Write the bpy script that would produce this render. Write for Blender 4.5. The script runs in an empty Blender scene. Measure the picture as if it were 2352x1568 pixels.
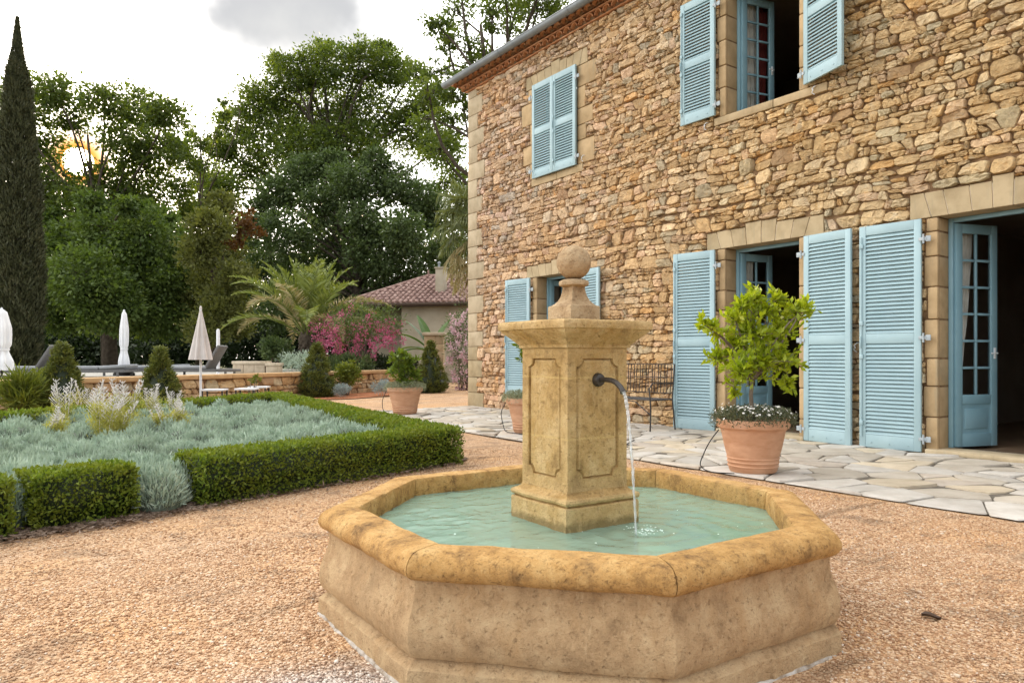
import bpy, bmesh, math, random
import numpy as np
from mathutils import Vector, Matrix, noise as mnoise

random.seed(7)
RNG = np.random.default_rng(11)
SC = bpy.context.scene
COL = SC.collection
R_ = math.radians
PI = math.pi

# ------------------------------------------------------------------ camera
YAW = R_(35.4)
CAM_H = 1.05
cd = bpy.data.cameras.new('camera')
cam = bpy.data.objects.new('camera', cd)
COL.objects.link(cam)
cam.location = (0, 0, CAM_H)
cam.rotation_euler = (R_(90), 0, -YAW)
cd.sensor_width = 36.0
cd.lens = 1660 / 2352 * 36.0
cd.shift_y = 36 / 2352
cd.clip_start = 0.05
cd.clip_end = 900
SC.camera = cam
FW = np.array([math.sin(YAW), math.cos(YAW), 0.0])
RT = np.array([math.cos(YAW), -math.sin(YAW), 0.0])

def far(u, v, d):
    """a world point d metres in front of the viewpoint (measured off the photograph)"""
    p = (FW + RT * ((u - 1176) / 1660.0)) * d
    return np.array([p[0], p[1], CAM_H + (820 - v) / 1660.0 * d])

# ------------------------------------------------------------------ world, sun, exposure
SUN_EL = R_(13.2)
SUN_DIR = Vector((0.09, 1.162, 0.27)).normalized()
SUN_AZ = math.atan2(SUN_DIR.x, SUN_DIR.y)
w = bpy.data.worlds.new('World')
SC.world = w
w.use_nodes = True
nt = w.node_tree
nt.nodes.clear()
def wn(t, **k):
    n = nt.nodes.new(t)
    for a, b in k.items(): setattr(n, a, b)
    return n
def L(a, b): nt.links.new(a, b)
out = wn('ShaderNodeOutputWorld'); bg = wn('ShaderNodeBackground')
bg.inputs['Strength'].default_value = 0.12
sky = wn('ShaderNodeTexSky', sky_type='NISHITA', sun_disc=False)
sky.sun_elevation = SUN_EL
sky.sun_rotation = SUN_AZ
sky.air_density = 1.0; sky.dust_density = 2.5
tc = wn('ShaderNodeTexCoord')
def wmath(op, a, b=None, c=None):
    n = wn('ShaderNodeMath', operation=op)
    for i, x in enumerate((a, b, c)):
        if x is None: continue
        if isinstance(x, (int, float)): n.inputs[i].default_value = x
        else: L(x, n.inputs[i])
    return n.outputs[0]
def wdot(vec):
    n = wn('ShaderNodeVectorMath', operation='DOT_PRODUCT')
    L(tc.outputs['Generated'], n.inputs[0]); n.inputs[1].default_value = vec
    return n.outputs['Value']
def wramp(x, a, b, lo=0.0, hi=1.0):
    n = wn('ShaderNodeMapRange', interpolation_type='SMOOTHSTEP')
    L(x, n.inputs[0]); n.inputs[1].default_value = a; n.inputs[2].default_value = b
    n.inputs[3].default_value = lo; n.inputs[4].default_value = hi
    return n.outputs[0]
def wmix(fac, a, b):
    n = wn('ShaderNodeMix', data_type='RGBA')
    if isinstance(fac, float): n.inputs[0].default_value = fac
    else: L(fac, n.inputs[0])
    for i, x in ((6, a), (7, b)):
        if isinstance(x, tuple): n.inputs[i].default_value = x
        else: L(x, n.inputs[i])
    return n.outputs[2]
nz = wn('ShaderNodeTexNoise'); nz.inputs['Scale'].default_value = 4.5; nz.inputs['Detail'].default_value = 5
L(tc.outputs['Generated'], nz.inputs['Vector'])
# thin bright overcast over the blue sky
toward = wramp(wdot((SUN_DIR.x, SUN_DIR.y, 0.0)), -0.85, 0.95)
cloudcol = wmix(toward, (4.6, 4.8, 5.1, 1), (15.5, 15.2, 14.6, 1))
col = wmix(0.86, sky.outputs[0], cloudcol)
# one heavy grey cloud high ahead
cdir = Vector(tuple(far(690, 10, 1.0) - np.array([0, 0, CAM_H]))).normalized()
cr = Vector((RT[0], RT[1], 0)); cu = cr.cross(cdir).normalized()
if cu.z < 0: cu = -cu
cx = wmath('MULTIPLY', wdot(cr), 1.0)
cx = wmath('SUBTRACT', cx, cr.dot(cdir))
cx = wmath('DIVIDE', cx, 0.17)
cy = wmath('DIVIDE', wmath('SUBTRACT', wdot(cu), cu.dot(cdir)), 0.085)
cd2 = wmath('SQRT', wmath('ADD', wmath('MULTIPLY', cx, cx), wmath('MULTIPLY', cy, cy)))
cd2 = wmath('ADD', cd2, wmath('MULTIPLY', wmath('SUBTRACT', nz.outputs['Fac'], 0.5), 2.6))
cmask = wmath('MULTIPLY', wramp(cd2, 1.35, 0.25), 1.0)
front = wramp(wdot(tuple(cdir)), 0.5, 0.8)
cmask = wmath('MULTIPLY', cmask, front)
col = wmix(cmask, col, (2.15, 2.17, 2.22, 1))
nz2 = wn('ShaderNodeTexNoise'); nz2.inputs['Scale'].default_value = 3.0; nz2.inputs['Detail'].default_value = 6; nz2.inputs['Roughness'].default_value = 0.55
L(tc.outputs['Generated'], nz2.inputs['Vector'])
veil = wmath('MULTIPLY', wramp(nz2.outputs['Fac'], 0.40, 0.62), wramp(wdot(tuple(Vector(tuple(far(960, 40, 1.0) - np.array([0, 0, CAM_H]))).normalized())), 0.955, 0.995))
col = wmix(veil, col, (2.9, 2.87, 2.78, 1))
# glare round the low sun
sd = wdot(tuple(SUN_DIR))
glow = wramp(sd, math.cos(R_(2.5)), math.cos(R_(0.9)))
col = wmix(glow, col, (5.6, 2.0, 0.28, 1))
core = wramp(sd, math.cos(R_(0.95)), math.cos(R_(0.65)))
col = wmix(core, col, (200.0, 170.0, 120.0, 1))
L(col, bg.inputs['Color']); L(bg.outputs[0], out.inputs[0])

ld = bpy.data.lights.new('sun', 'SUN')
ld.energy = 2.2; ld.angle = R_(0.6); ld.color = (1.0, 0.80, 0.52)
lo = bpy.data.objects.new('sun', ld); COL.objects.link(lo)
lo.rotation_euler = (-SUN_DIR).to_track_quat('-Z', 'Y').to_euler()
lo.location = (0, 30, 20)
vs = SC.view_settings
vs.view_transform = 'Standard'; vs.look = 'None'; vs.gamma = 1.0; vs.exposure = 1.4
SC.cycles.max_bounces = 8
SC.cycles.transparent_max_bounces = 12
SC.cycles.caustics_reflective = False
SC.cycles.caustics_refractive = False
SC.cycles.sample_clamp_indirect = 6.0

# ------------------------------------------------------------------ materials
MATS = {}
class MB_:
    """small node-building helper for one material"""
    def __init__(s, name):
        s.m = bpy.data.materials.new(name); s.m.use_nodes = True
        s.t = s.m.node_tree; s.b = s.t.nodes['Principled BSDF']; s.o = s.t.nodes['Material Output']
        MATS[name] = s.m
    def n(s, t, **k):
        x = s.t.nodes.new(t)
        for a, v in k.items(): setattr(x, a, v)
        return x
    def l(s, a, b): s.t.links.new(a, b)
    def coord(s, kind='Object'):
        if kind == 'World': return s.n('ShaderNodeNewGeometry').outputs['Position']
        return s.n('ShaderNodeTexCoord').outputs[kind]
    def noise(s, scale, detail=4, vec=None, rough=0.55, stretch=None, dist=0.0):
        x = s.n('ShaderNodeTexNoise'); x.inputs['Scale'].default_value = scale
        x.inputs['Detail'].default_value = detail; x.inputs['Roughness'].default_value = rough
        x.inputs['Distortion'].default_value = dist
        v = vec or s.coord()
        if stretch:
            mp = s.n('ShaderNodeMapping'); mp.inputs['Scale'].default_value = stretch; s.l(v, mp.inputs[0]); v = mp.outputs[0]
        s.l(v, x.inputs['Vector']); return x.outputs['Fac']
    def ramp(s, x, stops):
        r = s.n('ShaderNodeValToRGB'); e = r.color_ramp.elements
        while len(e) < len(stops): e.new(0.5)
        for i, (p, c) in enumerate(stops):
            e[i].position = p; e[i].color = (*c, 1) if len(c) == 3 else c
        s.l(x, r.inputs[0]); return r.outputs[0]
    def mix(s, f, a, b, mode='MIX'):
        x = s.n('ShaderNodeMix', data_type='RGBA', blend_type=mode)
        if isinstance(f, (int, float)): x.inputs[0].default_value = f
        else: s.l(f, x.inputs[0])
        for i, q in ((6, a), (7, b)):
            if isinstance(q, tuple): x.inputs[i].default_value = (*q, 1) if len(q) == 3 else q
            else: s.l(q, x.inputs[i])
        return x.outputs[2]
    def rng(s, x, a, b, lo=0.0, hi=1.0):
        n = s.n('ShaderNodeMapRange'); s.l(x, n.inputs[0])
        for i, q in enumerate((a, b, lo, hi)): n.inputs[i + 1].default_value = q
        return n.outputs[0]
    def math(s, op, a, b=0.0):
        n = s.n('ShaderNodeMath', operation=op)
        for i, x in enumerate((a, b)):
            if isinstance(x, (int, float)): n.inputs[i].default_value = x
            else: s.l(x, n.inputs[i])
        return n.outputs[0]
    def bump(s, h, strength=0.3, dist=0.01, nrm=None):
        b = s.n('ShaderNodeBump'); b.inputs['Strength'].default_value = strength; b.inputs['Distance'].default_value = dist
        s.l(h, b.inputs['Height'])
        if nrm: s.l(nrm, b.inputs['Normal'])
        return b.outputs[0]
    def fin(s, col, rough=0.85, nrm=None, spec=0.3, metal=0.0):
        if isinstance(col, tuple): s.b.inputs['Base Color'].default_value = (*col, 1)
        else: s.l(col, s.b.inputs['Base Color'])
        if isinstance(rough, float): s.b.inputs['Roughness'].default_value = rough
        else: s.l(rough, s.b.inputs['Roughness'])
        s.b.inputs['Specular IOR Level'].default_value = spec
        s.b.inputs['Metallic'].default_value = metal
        if nrm: s.l(nrm, s.b.inputs['Normal'])
        return s.m

def m_noisy(name, stops, scale=4.0, rough=0.85, bs=40.0, bstr=0.25, bd=0.01, spec=0.3, metal=0.0, kind='Object', detail=5):
    h = MB_(name); v = h.coord(kind)
    c = h.ramp(h.noise(scale, detail, v), stops)
    return h.fin(c, rough, h.bump(h.noise(bs, 4, v), bstr, bd), spec, metal)

def m_leaf(name, a, b, c, trans=0.35, tint=(1.0, 1.15, 0.5), patch=0.9, rough=0.5, mid=None, spec=0.25):
    """foliage: each leaf its own tone, broad patches of lighter growth, light coming through"""
    h = MB_(name)
    g = h.n('ShaderNodeNewGeometry')
    rv = h.math('ADD', h.math('MULTIPLY', g.outputs['Random Per Island'], 0.40), h.math('MULTIPLY', h.rng(h.noise(patch * 4.5, 2, g.outputs['Position']), 0.32, 0.68), 0.60))
    r1 = h.ramp(rv, [(0.08, a), (0.52, b), (0.95, c)])
    r1 = h.mix(h.rng(h.noise(patch, 3, g.outputs['Position']), 0.35, 0.68), r1, tuple(min(1, x * 1.0) for x in (mid or b)), 'MIX')
    h.fin(r1, rough, None, spec)
    tr = h.n('ShaderNodeBsdfTranslucent')
    h.l(h.mix(1.0, r1, tint, 'MULTIPLY'), tr.inputs['Color'])
    ms = h.n('ShaderNodeMixShader'); ms.inputs[0].default_value = trans
    h.l(h.b.outputs[0], ms.inputs[1]); h.l(tr.outputs[0], ms.inputs[2]); h.l(ms.outputs[0], h.o.inputs[0])
    return h.m

def m_plain(name, c, rough=0.5, spec=0.4, metal=0.0):
    return MB_(name).fin(c, rough, None, spec, metal)

# rubble stone: tone of each stone is carried by the mesh, weathering by noise
h = MB_('rubble_stone')
at = h.n('ShaderNodeAttribute'); at.attribute_name = 'stone'
v = h.coord('World')
n1 = h.noise(9, 6, v, 0.65)
c = h.mix(0.85, at.outputs['Color'], h.ramp(n1, [(0.25, (0.62, 0.55, 0.50)), (0.5, (1.0, 0.99, 0.97)), (0.72, (1.32, 1.28, 1.20))]), 'MULTIPLY')
n2 = h.noise(28, 5, v, 0.7)
c = h.mix(h.rng(n2, 0.58, 0.78, 0, 0.5), c, (0.36, 0.20, 0.08), 'MIX')
c = h.mix(h.rng(h.noise(6.5, 4, v, 0.6, None, 0.8), 0.60, 0.72, 0, 0.55), c, (0.56, 0.31, 0.10), 'MIX')
c = h.mix(h.rng(h.noise(5.2, 4, v, 0.6, (1.3, 1, 1), 0.5), 0.60, 0.74, 0, 0.6), c, (0.56, 0.49, 0.37), 'MIX')
c = h.mix(h.rng(h.noise(2.2, 4, v), 0.55, 0.75, 0, 0.35), c, (0.42, 0.36, 0.27), 'MIX')
b1 = h.bump(h.noise(19, 6, v, 0.7, (1, 1, 1.6), 0.4), 1.0, 0.045)
h.fin(c, 0.92, h.bump(h.noise(70, 4, v, 0.7), 0.5, 0.008, b1), 0.15)
m_noisy('mortar', [(0.3, (0.13, 0.075, 0.04)), (0.7, (0.26, 0.165, 0.09))], 12, 0.95, 60, 0.6, 0.01, 0.1, kind='World')
h = MB_('dressed_stone'); v = h.coord('World')
at = h.n('ShaderNodeAttribute'); at.attribute_name = 'stone'
c = h.mix(0.8, at.outputs['Color'], h.ramp(h.noise(5, 6, v, 0.6), [(0.3, (0.72, 0.68, 0.60)), (0.6, (1.05, 1.03, 1.0))]), 'MULTIPLY')
c = h.mix(h.rng(h.noise(3.0, 5, v, 0.6, (1, 6, 0.6)), 0.56, 0.75, 0, 0.5), c, (0.27, 0.24, 0.17))
h.fin(c, 0.9, h.bump(h.noise(55, 5, v, 0.65), 0.35, 0.008), 0.15)
# fountain stone
def fountain_mat(name, base, light, dark, rust, streak=0.5):
    h = MB_(name); v = h.coord('World')
    n1 = h.noise(7.0, 8, v, 0.72)
    c = h.ramp(n1, [(0.31, dark), (0.48, base), (0.66, light)])
    st = h.noise(9.0, 5, v, 0.6, (1, 1, 0.22))
    c = h.mix(h.rng(st, 0.52, 0.70, 0, streak), c, rust)
    n3 = h.noise(30, 6, v, 0.75)
    c = h.mix(h.rng(n3, 0.54, 0.68, 0, 0.7), c, dark)
    c = h.mix(h.rng(h.noise(70, 5, v, 0.8), 0.56, 0.70, 0, 0.45), c, light)
    c = h.mix(h.rng(h.noise(2.0, 4, v, 0.6), 0.55, 0.72, 0, 0.5), c, light)
    gp_ = h.n('ShaderNodeNewGeometry')
    c = h.mix(h.rng(gp_.outputs['Pointiness'], 0.515, 0.57, 0, 0.55), c, light)
    sz_ = h.n('ShaderNodeSeparateXYZ'); h.l(v, sz_.inputs[0])
    if name == 'fountain_column':      # damp band where the water laps the plinth
        dz = h.math('ADD', sz_.outputs['Z'], h.math('MULTIPLY', h.math('SUBTRACT', h.noise(14, 4, v), 0.5), 0.05))
        c = h.mix(h.rng(dz, 0.385, 0.360, 0, 0.6), c, (0.11, 0.085, 0.035))
    if name == 'fountain_column':      # two pale mortar joints round the shaft
        for zj in (0.712, 0.965):
            q_ = h.math('ABSOLUTE', h.math('SUBTRACT', h.math('ADD', sz_.outputs['Z'], h.math('MULTIPLY', h.math('SUBTRACT', h.noise(18, 3, v), 0.5), 0.012)), zj))
            c = h.mix(h.rng(q_, 0.006, 0.002, 0, 0.55), c, (0.60, 0.42, 0.17))
    pit = h.noise(150, 3, v, 0.6)
    c = h.mix(h.rng(pit, 0.58, 0.68, 0, 0.6), c, dark)
    c = h.mix(h.rng(h.noise(60, 3, v, 0.5), 0.64, 0.74, 0, 0.35), c, dark)
    c = h.mix(h.rng(h.noise(24, 6, v, 0.75, (1, 1, 0.3), 0.4), 0.57, 0.66, 0, 0.55), c, light)
    nb = h.bump(h.noise(26, 7, v, 0.72), 0.8, 0.025)
    nb = h.bump(h.rng(h.noise(60, 3, v, 0.5), 0.60, 0.72, 1, 0), 0.6, 0.006, nb)
    return h.fin(c, 0.88, h.bump(h.noise(110, 4, v, 0.7), 0.3, 0.005, nb), 0.2)
fountain_mat('fountain_body', (0.435, 0.285, 0.15), (0.55, 0.395, 0.225), (0.25, 0.155, 0.078), (0.44, 0.26, 0.115), 0.5)
fountain_mat('fountain_rim', (0.47, 0.265, 0.09), (0.60, 0.385, 0.16), (0.14, 0.075, 0.032), (0.40, 0.22, 0.07), 0.6)
fountain_mat('fountain_column', (0.46, 0.295, 0.115), (0.59, 0.42, 0.21), (0.235, 0.14, 0.052), (0.41, 0.245, 0.07), 0.75)
fountain_mat('fountain_finial', (0.39, 0.265, 0.145), (0.52, 0.385, 0.235), (0.19, 0.11, 0.055), (0.36, 0.215, 0.10), 0.5)
m_noisy('basin_lining', [(0.3, (0.50, 0.68, 0.56)), (0.7, (0.60, 0.76, 0.64))], 3, 0.7)
# water: a tinted, slightly milky surface
h = MB_('fountain_water'); v = h.coord('World')
h.fin((0.40, 0.60, 0.47), 0.3)
mpw = h.noise(14, 3, v, 0.5, None, 0.6)
mp2 = h.noise(42, 2, v, 0.5)
nrm = h.bump(mp2, 0.20, 0.004, h.bump(mpw, 0.32, 0.012))
gl = h.n('ShaderNodeBsdfGlossy'); gl.inputs['Roughness'].default_value = 0.03; h.l(nrm, gl.inputs['Normal'])
trp = h.n('ShaderNodeBsdfTransparent'); trp.inputs['Color'].default_value = (0.80, 0.95, 0.88, 1)
ma = h.n('ShaderNodeMixShader'); ma.inputs[0].default_value = 0.5
h.l(trp.outputs[0], ma.inputs[1]); h.l(h.b.outputs[0], ma.inputs[2])
fr = h.n('ShaderNodeFresnel'); fr.inputs['IOR'].default_value = 1.36; h.l(nrm, fr.inputs['Normal'])
mb = h.n('ShaderNodeMixShader'); h.l(fr.outputs[0], mb.inputs[0]); h.l(ma.outputs[0], mb.inputs[1]); h.l(gl.outputs[0], mb.inputs[2])
h.l(mb.outputs[0], h.o.inputs[0])
h = MB_('falling_water')
gl = h.n('ShaderNodeBsdfGlossy'); gl.inputs['Roughness'].default_value = 0.08
trp = h.n('ShaderNodeBsdfTransparent'); trp.inputs['Color'].default_value = (0.95, 0.97, 0.97, 1)
df = h.n('ShaderNodeBsdfDiffuse'); df.inputs['Color'].default_value = (0.85, 0.87, 0.88, 1)
fr = h.n('ShaderNodeLayerWeight'); fr.inputs['Blend'].default_value = 0.45
ma = h.n('ShaderNodeMixShader'); ma.inputs[0].default_value = 0.30; h.l(trp.outputs[0], ma.inputs[1]); h.l(df.outputs[0], ma.inputs[2])
mb = h.n('ShaderNodeMixShader'); h.l(fr.outputs['Facing'], mb.inputs[0]); h.l(ma.outputs[0], mb.inputs[1]); h.l(gl.outputs[0], mb.inputs[2])
h.l(mb.outputs[0], h.o.inputs[0])
m_noisy('lime_mortar', [(0.35, (0.24, 0.18, 0.125)), (0.6, (0.48, 0.44, 0.39))], 20, 0.95, 70, 0.6, 0.006, 0.1, kind='World')
m_plain('foam', (0.60, 0.72, 0.66), 0.4)
m_noisy('bronze', [(0.3, (0.02, 0.016, 0.013)), (0.7, (0.05, 0.04, 0.032))], 30, 0.45, 80, 0.2, 0.003, 0.5)
m_noisy('iron', [(0.3, (0.018, 0.016, 0.015)), (0.7, (0.05, 0.04, 0.034))], 40, 0.6, 90, 0.3, 0.003, 0.4)
# painted wood
h = MB_('blue_paint'); v = h.coord('World')
c = h.ramp(h.noise(3.0, 5, v), [(0.3, (0.285, 0.405, 0.44)), (0.7, (0.345, 0.47, 0.50))])
c = h.mix(h.rng(h.noise(45, 5, v, 0.7), 0.63, 0.76, 0, 0.6), c, (0.17, 0.22, 0.23))
c = h.mix(h.rng(h.noise(14, 5, v, 0.7, (1, 1, 0.3)), 0.62, 0.8, 0, 0.35), c, (0.46, 0.62, 0.69))
h.fin(c, 0.5, h.bump(h.noise(60, 3, v, 0.5, (1, 1, 0.12)), 0.12, 0.003), 0.35)
h = MB_('teal_paint'); v = h.coord('World')
c = h.ramp(h.noise(3.0, 5, v), [(0.3, (0.17, 0.30, 0.36)), (0.7, (0.22, 0.36, 0.42))])
c = h.mix(h.rng(h.noise(18, 5, v, 0.7), 0.70, 0.74, 0, 0.7), c, (0.42, 0.50, 0.52))
h.fin(c, 0.45, None, 0.4)
m_noisy('white_metal', [(0.3, (0.62, 0.64, 0.66)), (0.7, (0.75, 0.76, 0.77))], 10, 0.4, 40, 0.1)
m_noisy('hinge_metal', [(0.3, (0.30, 0.34, 0.36)), (0.7, (0.42, 0.46, 0.48))], 20, 0.5, 60, 0.1)
h = MB_('window_glass')
gl = h.n('ShaderNodeBsdfGlossy'); gl.inputs['Roughness'].default_value = 0.02
trp = h.n('ShaderNodeBsdfTransparent'); trp.inputs['Color'].default_value = (0.93, 0.95, 0.95, 1)
fr = h.n('ShaderNodeFresnel'); fr.inputs['IOR'].default_value = 1.25
mb = h.n('ShaderNodeMixShader'); h.l(fr.outputs[0], mb.inputs[0]); h.l(trp.outputs[0], mb.inputs[1]); h.l(gl.outputs[0], mb.inputs[2])
h.l(mb.outputs[0], h.o.inputs[0])
m_noisy('curtain_cloth', [(0.3, (0.55, 0.52, 0.47)), (0.7, (0.68, 0.65, 0.60))], 8, 0.9)
m_noisy('red_cloth', [(0.3, (0.12, 0.02, 0.018)), (0.7, (0.20, 0.035, 0.03))], 8, 0.9)
m_noisy('room_plaster', [(0.3, (0.24, 0.19, 0.14)), (0.7, (0.32, 0.26, 0.20))], 2, 0.95)
m_noisy('room_floor', [(0.3, (0.16, 0.10, 0.06)), (0.7, (0.24, 0.16, 0.10))], 5, 0.5)
m_noisy('dark_wood', [(0.3, (0.05, 0.03, 0.02)), (0.7, (0.09, 0.055, 0.035))], 6, 0.5)
m_noisy('zinc', [(0.3, (0.17, 0.19, 0.205)), (0.7, (0.25, 0.27, 0.285))], 3, 0.45, 30, 0.1, 0.01, 0.5, 0.3)
m_noisy('terracotta_tile', [(0.3, (0.33, 0.135, 0.06)), (0.55, (0.46, 0.215, 0.10)), (0.75, (0.56, 0.32, 0.18))], 7, 0.9, 50, 0.3, kind='World')
m_noisy('old_tile', [(0.3, (0.12, 0.07, 0.06)), (0.5, (0.27, 0.165, 0.135)), (0.72, (0.46, 0.33, 0.28))], 7.0, 0.9, 40, 0.3, kind='World')
m_noisy('render_cream', [(0.3, (0.34, 0.29, 0.21)), (0.7, (0.43, 0.375, 0.28))], 2, 0.9, kind='World')
h = MB_('terracotta_pot'); v = h.coord()
c = h.ramp(h.noise(6, 5, v, 0.6, (1, 1, 3)), [(0.3, (0.43, 0.225, 0.125)), (0.7, (0.56, 0.33, 0.205))])
c = h.mix(h.rng(h.noise(3, 5, v, 0.6), 0.55, 0.75, 0, 0.4), c, (0.58, 0.42, 0.32))
h.fin(c, 0.85, h.bump(h.noise(60, 3, v, 0.6, (1, 1, 4)), 0.15, 0.004), 0.2)
m_noisy('soil', [(0.3, (0.05, 0.032, 0.02)), (0.7, (0.11, 0.07, 0.045))], 20, 1.0, 60, 0.8, 0.02, 0.1)
m_noisy('bark', [(0.3, (0.05, 0.04, 0.03)), (0.7, (0.12, 0.095, 0.07))], 8, 0.95, 25, 0.8, 0.03, 0.1)
m_noisy('pale_bark', [(0.3, (0.14, 0.11, 0.085)), (0.7, (0.25, 0.20, 0.155))], 14, 0.95, 40, 0.6, 0.01, 0.1)
m_noisy('parasol_cloth', [(0.3, (0.70, 0.70, 0.71)), (0.7, (0.80, 0.80, 0.80))], 5, 0.9, 120, 0.1, 0.002)
m_noisy('beige_cloth', [(0.3, (0.52, 0.47, 0.44)), (0.7, (0.62, 0.57, 0.53))], 5, 0.9, 120, 0.1, 0.002)
m_noisy('grey_weave', [(0.3, (0.10, 0.10, 0.10)), (0.7, (0.16, 0.155, 0.15))], 30, 0.8, 80, 0.3, 0.004)
m_noisy('grey_cushion', [(0.3, (0.21, 0.22, 0.23)), (0.7, (0.29, 0.30, 0.31))], 6, 0.9, 60, 0.2, 0.005)
m_noisy('coping_stone', [(0.3, (0.42, 0.25, 0.11)), (0.7, (0.56, 0.37, 0.19))], 5, 0.9, 50, 0.3, kind='World')
m_noisy('pool_paving', [(0.3, (0.32, 0.30, 0.26)), (0.7, (0.42, 0.39, 0.34))], 1.5, 0.9, 20, 0.2, kind='World')
m_noisy('dark_rubber', [(0.3, (0.015, 0.015, 0.015)), (0.7, (0.03, 0.03, 0.03))], 30, 0.6)
h = MB_('flagstone'); v = h.coord('World')
at = h.n('ShaderNodeAttribute'); at.attribute_name = 'stone'
c = h.mix(0.8, at.outputs['Color'], h.ramp(h.noise(4, 6, v, 0.65), [(0.3, (0.74, 0.70, 0.64)), (0.6, (1.05, 1.04, 1.02))]), 'MULTIPLY')
c = h.mix(h.rng(h.noise(9, 6, v, 0.75), 0.55, 0.74, 0, 0.5), c, (0.36, 0.30, 0.23))
h.fin(c, 0.85, h.bump(h.noise(14, 6, v, 0.65), 0.4, 0.012), 0.25)
m_noisy('flag_joint', [(0.3, (0.10, 0.085, 0.068)), (0.7, (0.18, 0.155, 0.12))], 10, 0.95, 60, 0.6, kind='World')
m_noisy('garden_soil', [(0.3, (0.085, 0.058, 0.040)), (0.7, (0.17, 0.12, 0.085))], 5, 1.0, 40, 0.9, 0.03, 0.1, kind='World')
m_noisy('orange_mulch', [(0.3, (0.28, 0.10, 0.045)), (0.7, (0.46, 0.20, 0.10))], 16, 1.0, 50, 0.9, 0.03, 0.1, kind='World')
m_noisy('meadow', [(0.3, (0.03, 0.045, 0.015)), (0.7, (0.07, 0.085, 0.03))], 0.6, 1.0, 8, 0.6, 0.05, 0.1, kind='World')
# gravel
FC = Vector((2.06, 2.43, 0))
h = MB_('gravel'); v = h.coord('World')
vo = h.n('ShaderNodeTexVoronoi'); vo.inputs['Scale'].default_value = 95; vo.inputs['Randomness'].default_value = 1.0
h.l(v, vo.inputs['Vector'])
sp = h.n('ShaderNodeSeparateColor'); h.l(vo.outputs['Color'], sp.inputs[0])
pk = h.ramp(sp.outputs[0], [(0.0, (0.30, 0.165, 0.085)), (0.35, (0.47, 0.28, 0.155)), (0.7, (0.58, 0.385, 0.23)), (1.0, (0.66, 0.49, 0.34))])
gy = h.ramp(sp.outputs[0], [(0.0, (0.22, 0.18, 0.16)), (0.5, (0.46, 0.41, 0.37)), (1.0, (0.72, 0.68, 0.63))])
pk = h.mix(h.rng(h.noise(0.9, 4, v), 0.42, 0.66, 0, 0.7), pk, h.mix(1.0, pk, (1.12, 1.0, 0.78), 'MULTIPLY'))
sub = h.n('ShaderNodeVectorMath', operation='DISTANCE'); h.l(v, sub.inputs[0]); sub.inputs[1].default_value = (0.98, 1.65, 0)
gm = h.math('ADD', sub.outputs['Value'], h.math('MULTIPLY', h.math('SUBTRACT', h.noise(2.2, 4, v), 0.5), 1.1))
c = h.mix(h.rng(gm, 0.95, 0.45), pk, gy)
c = h.mix(h.rng(h.noise(2.6, 5, v, 0.7, None, 0.5), 0.555, 0.64, 0, 0.5), c, (0.21, 0.135, 0.085))
rt_ = h.n('ShaderNodeMapping'); rt_.inputs['Rotation'].default_value = (0, 0, R_(-62)); rt_.inputs['Scale'].default_value = (0.35, 3.2, 1); h.l(v, rt_.inputs[0])
c = h.mix(h.rng(h.noise(1.7, 5, rt_.outputs[0], 0.6, None, 0.3), 0.575, 0.65, 0, 0.5), c, (0.21, 0.135, 0.08))
hgt = h.rng(vo.outputs['Distance'], 0.0, 0.75, 1, 0)
nb = h.bump(h.noise(5, 5, v, 0.6), 0.25, 0.05)
h.fin(c, 0.9, h.bump(hgt, 0.9, 0.010, nb), 0.2)
h = MB_('pebble'); g = h.n('ShaderNodeNewGeometry')
c = h.ramp(g.outputs['Random Per Island'], [(0.0, (0.31, 0.17, 0.09)), (0.3, (0.48, 0.285, 0.16)), (0.65, (0.58, 0.39, 0.235)), (0.94, (0.64, 0.47, 0.32)), (1.0, (0.70, 0.60, 0.49))])
sub = h.n('ShaderNodeVectorMath', operation='DISTANCE'); h.l(g.outputs['Position'], sub.inputs[0]); sub.inputs[1].default_value = (0.98, 1.65, 0)
gm = h.math('ADD', sub.outputs['Value'], h.math('MULTIPLY', h.math('SUBTRACT', h.noise(2.2, 4, g.outputs['Position']), 0.5), 1.1))
gy = h.ramp(g.outputs['Random Per Island'], [(0.0, (0.22, 0.17, 0.15)), (0.5, (0.46, 0.41, 0.37)), (1.0, (0.72, 0.68, 0.63))])
pv = g.outputs['Position']
c = h.mix(h.rng(gm, 0.95, 0.45), c, gy)
c = h.mix(h.rng(h.noise(2.6, 5, pv, 0.7, None, 0.5), 0.555, 0.64, 0, 0.5), c, (0.21, 0.135, 0.085))
rt_ = h.n('ShaderNodeMapping'); rt_.inputs['Rotation'].default_value = (0, 0, R_(-62)); rt_.inputs['Scale'].default_value = (0.35, 3.2, 1); h.l(pv, rt_.inputs[0])
c = h.mix(h.rng(h.noise(1.7, 5, rt_.outputs[0], 0.6, None, 0.3), 0.575, 0.65, 0, 0.55), c, (0.21, 0.135, 0.08))
h.fin(c, 0.9, None, 0.2)
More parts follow.
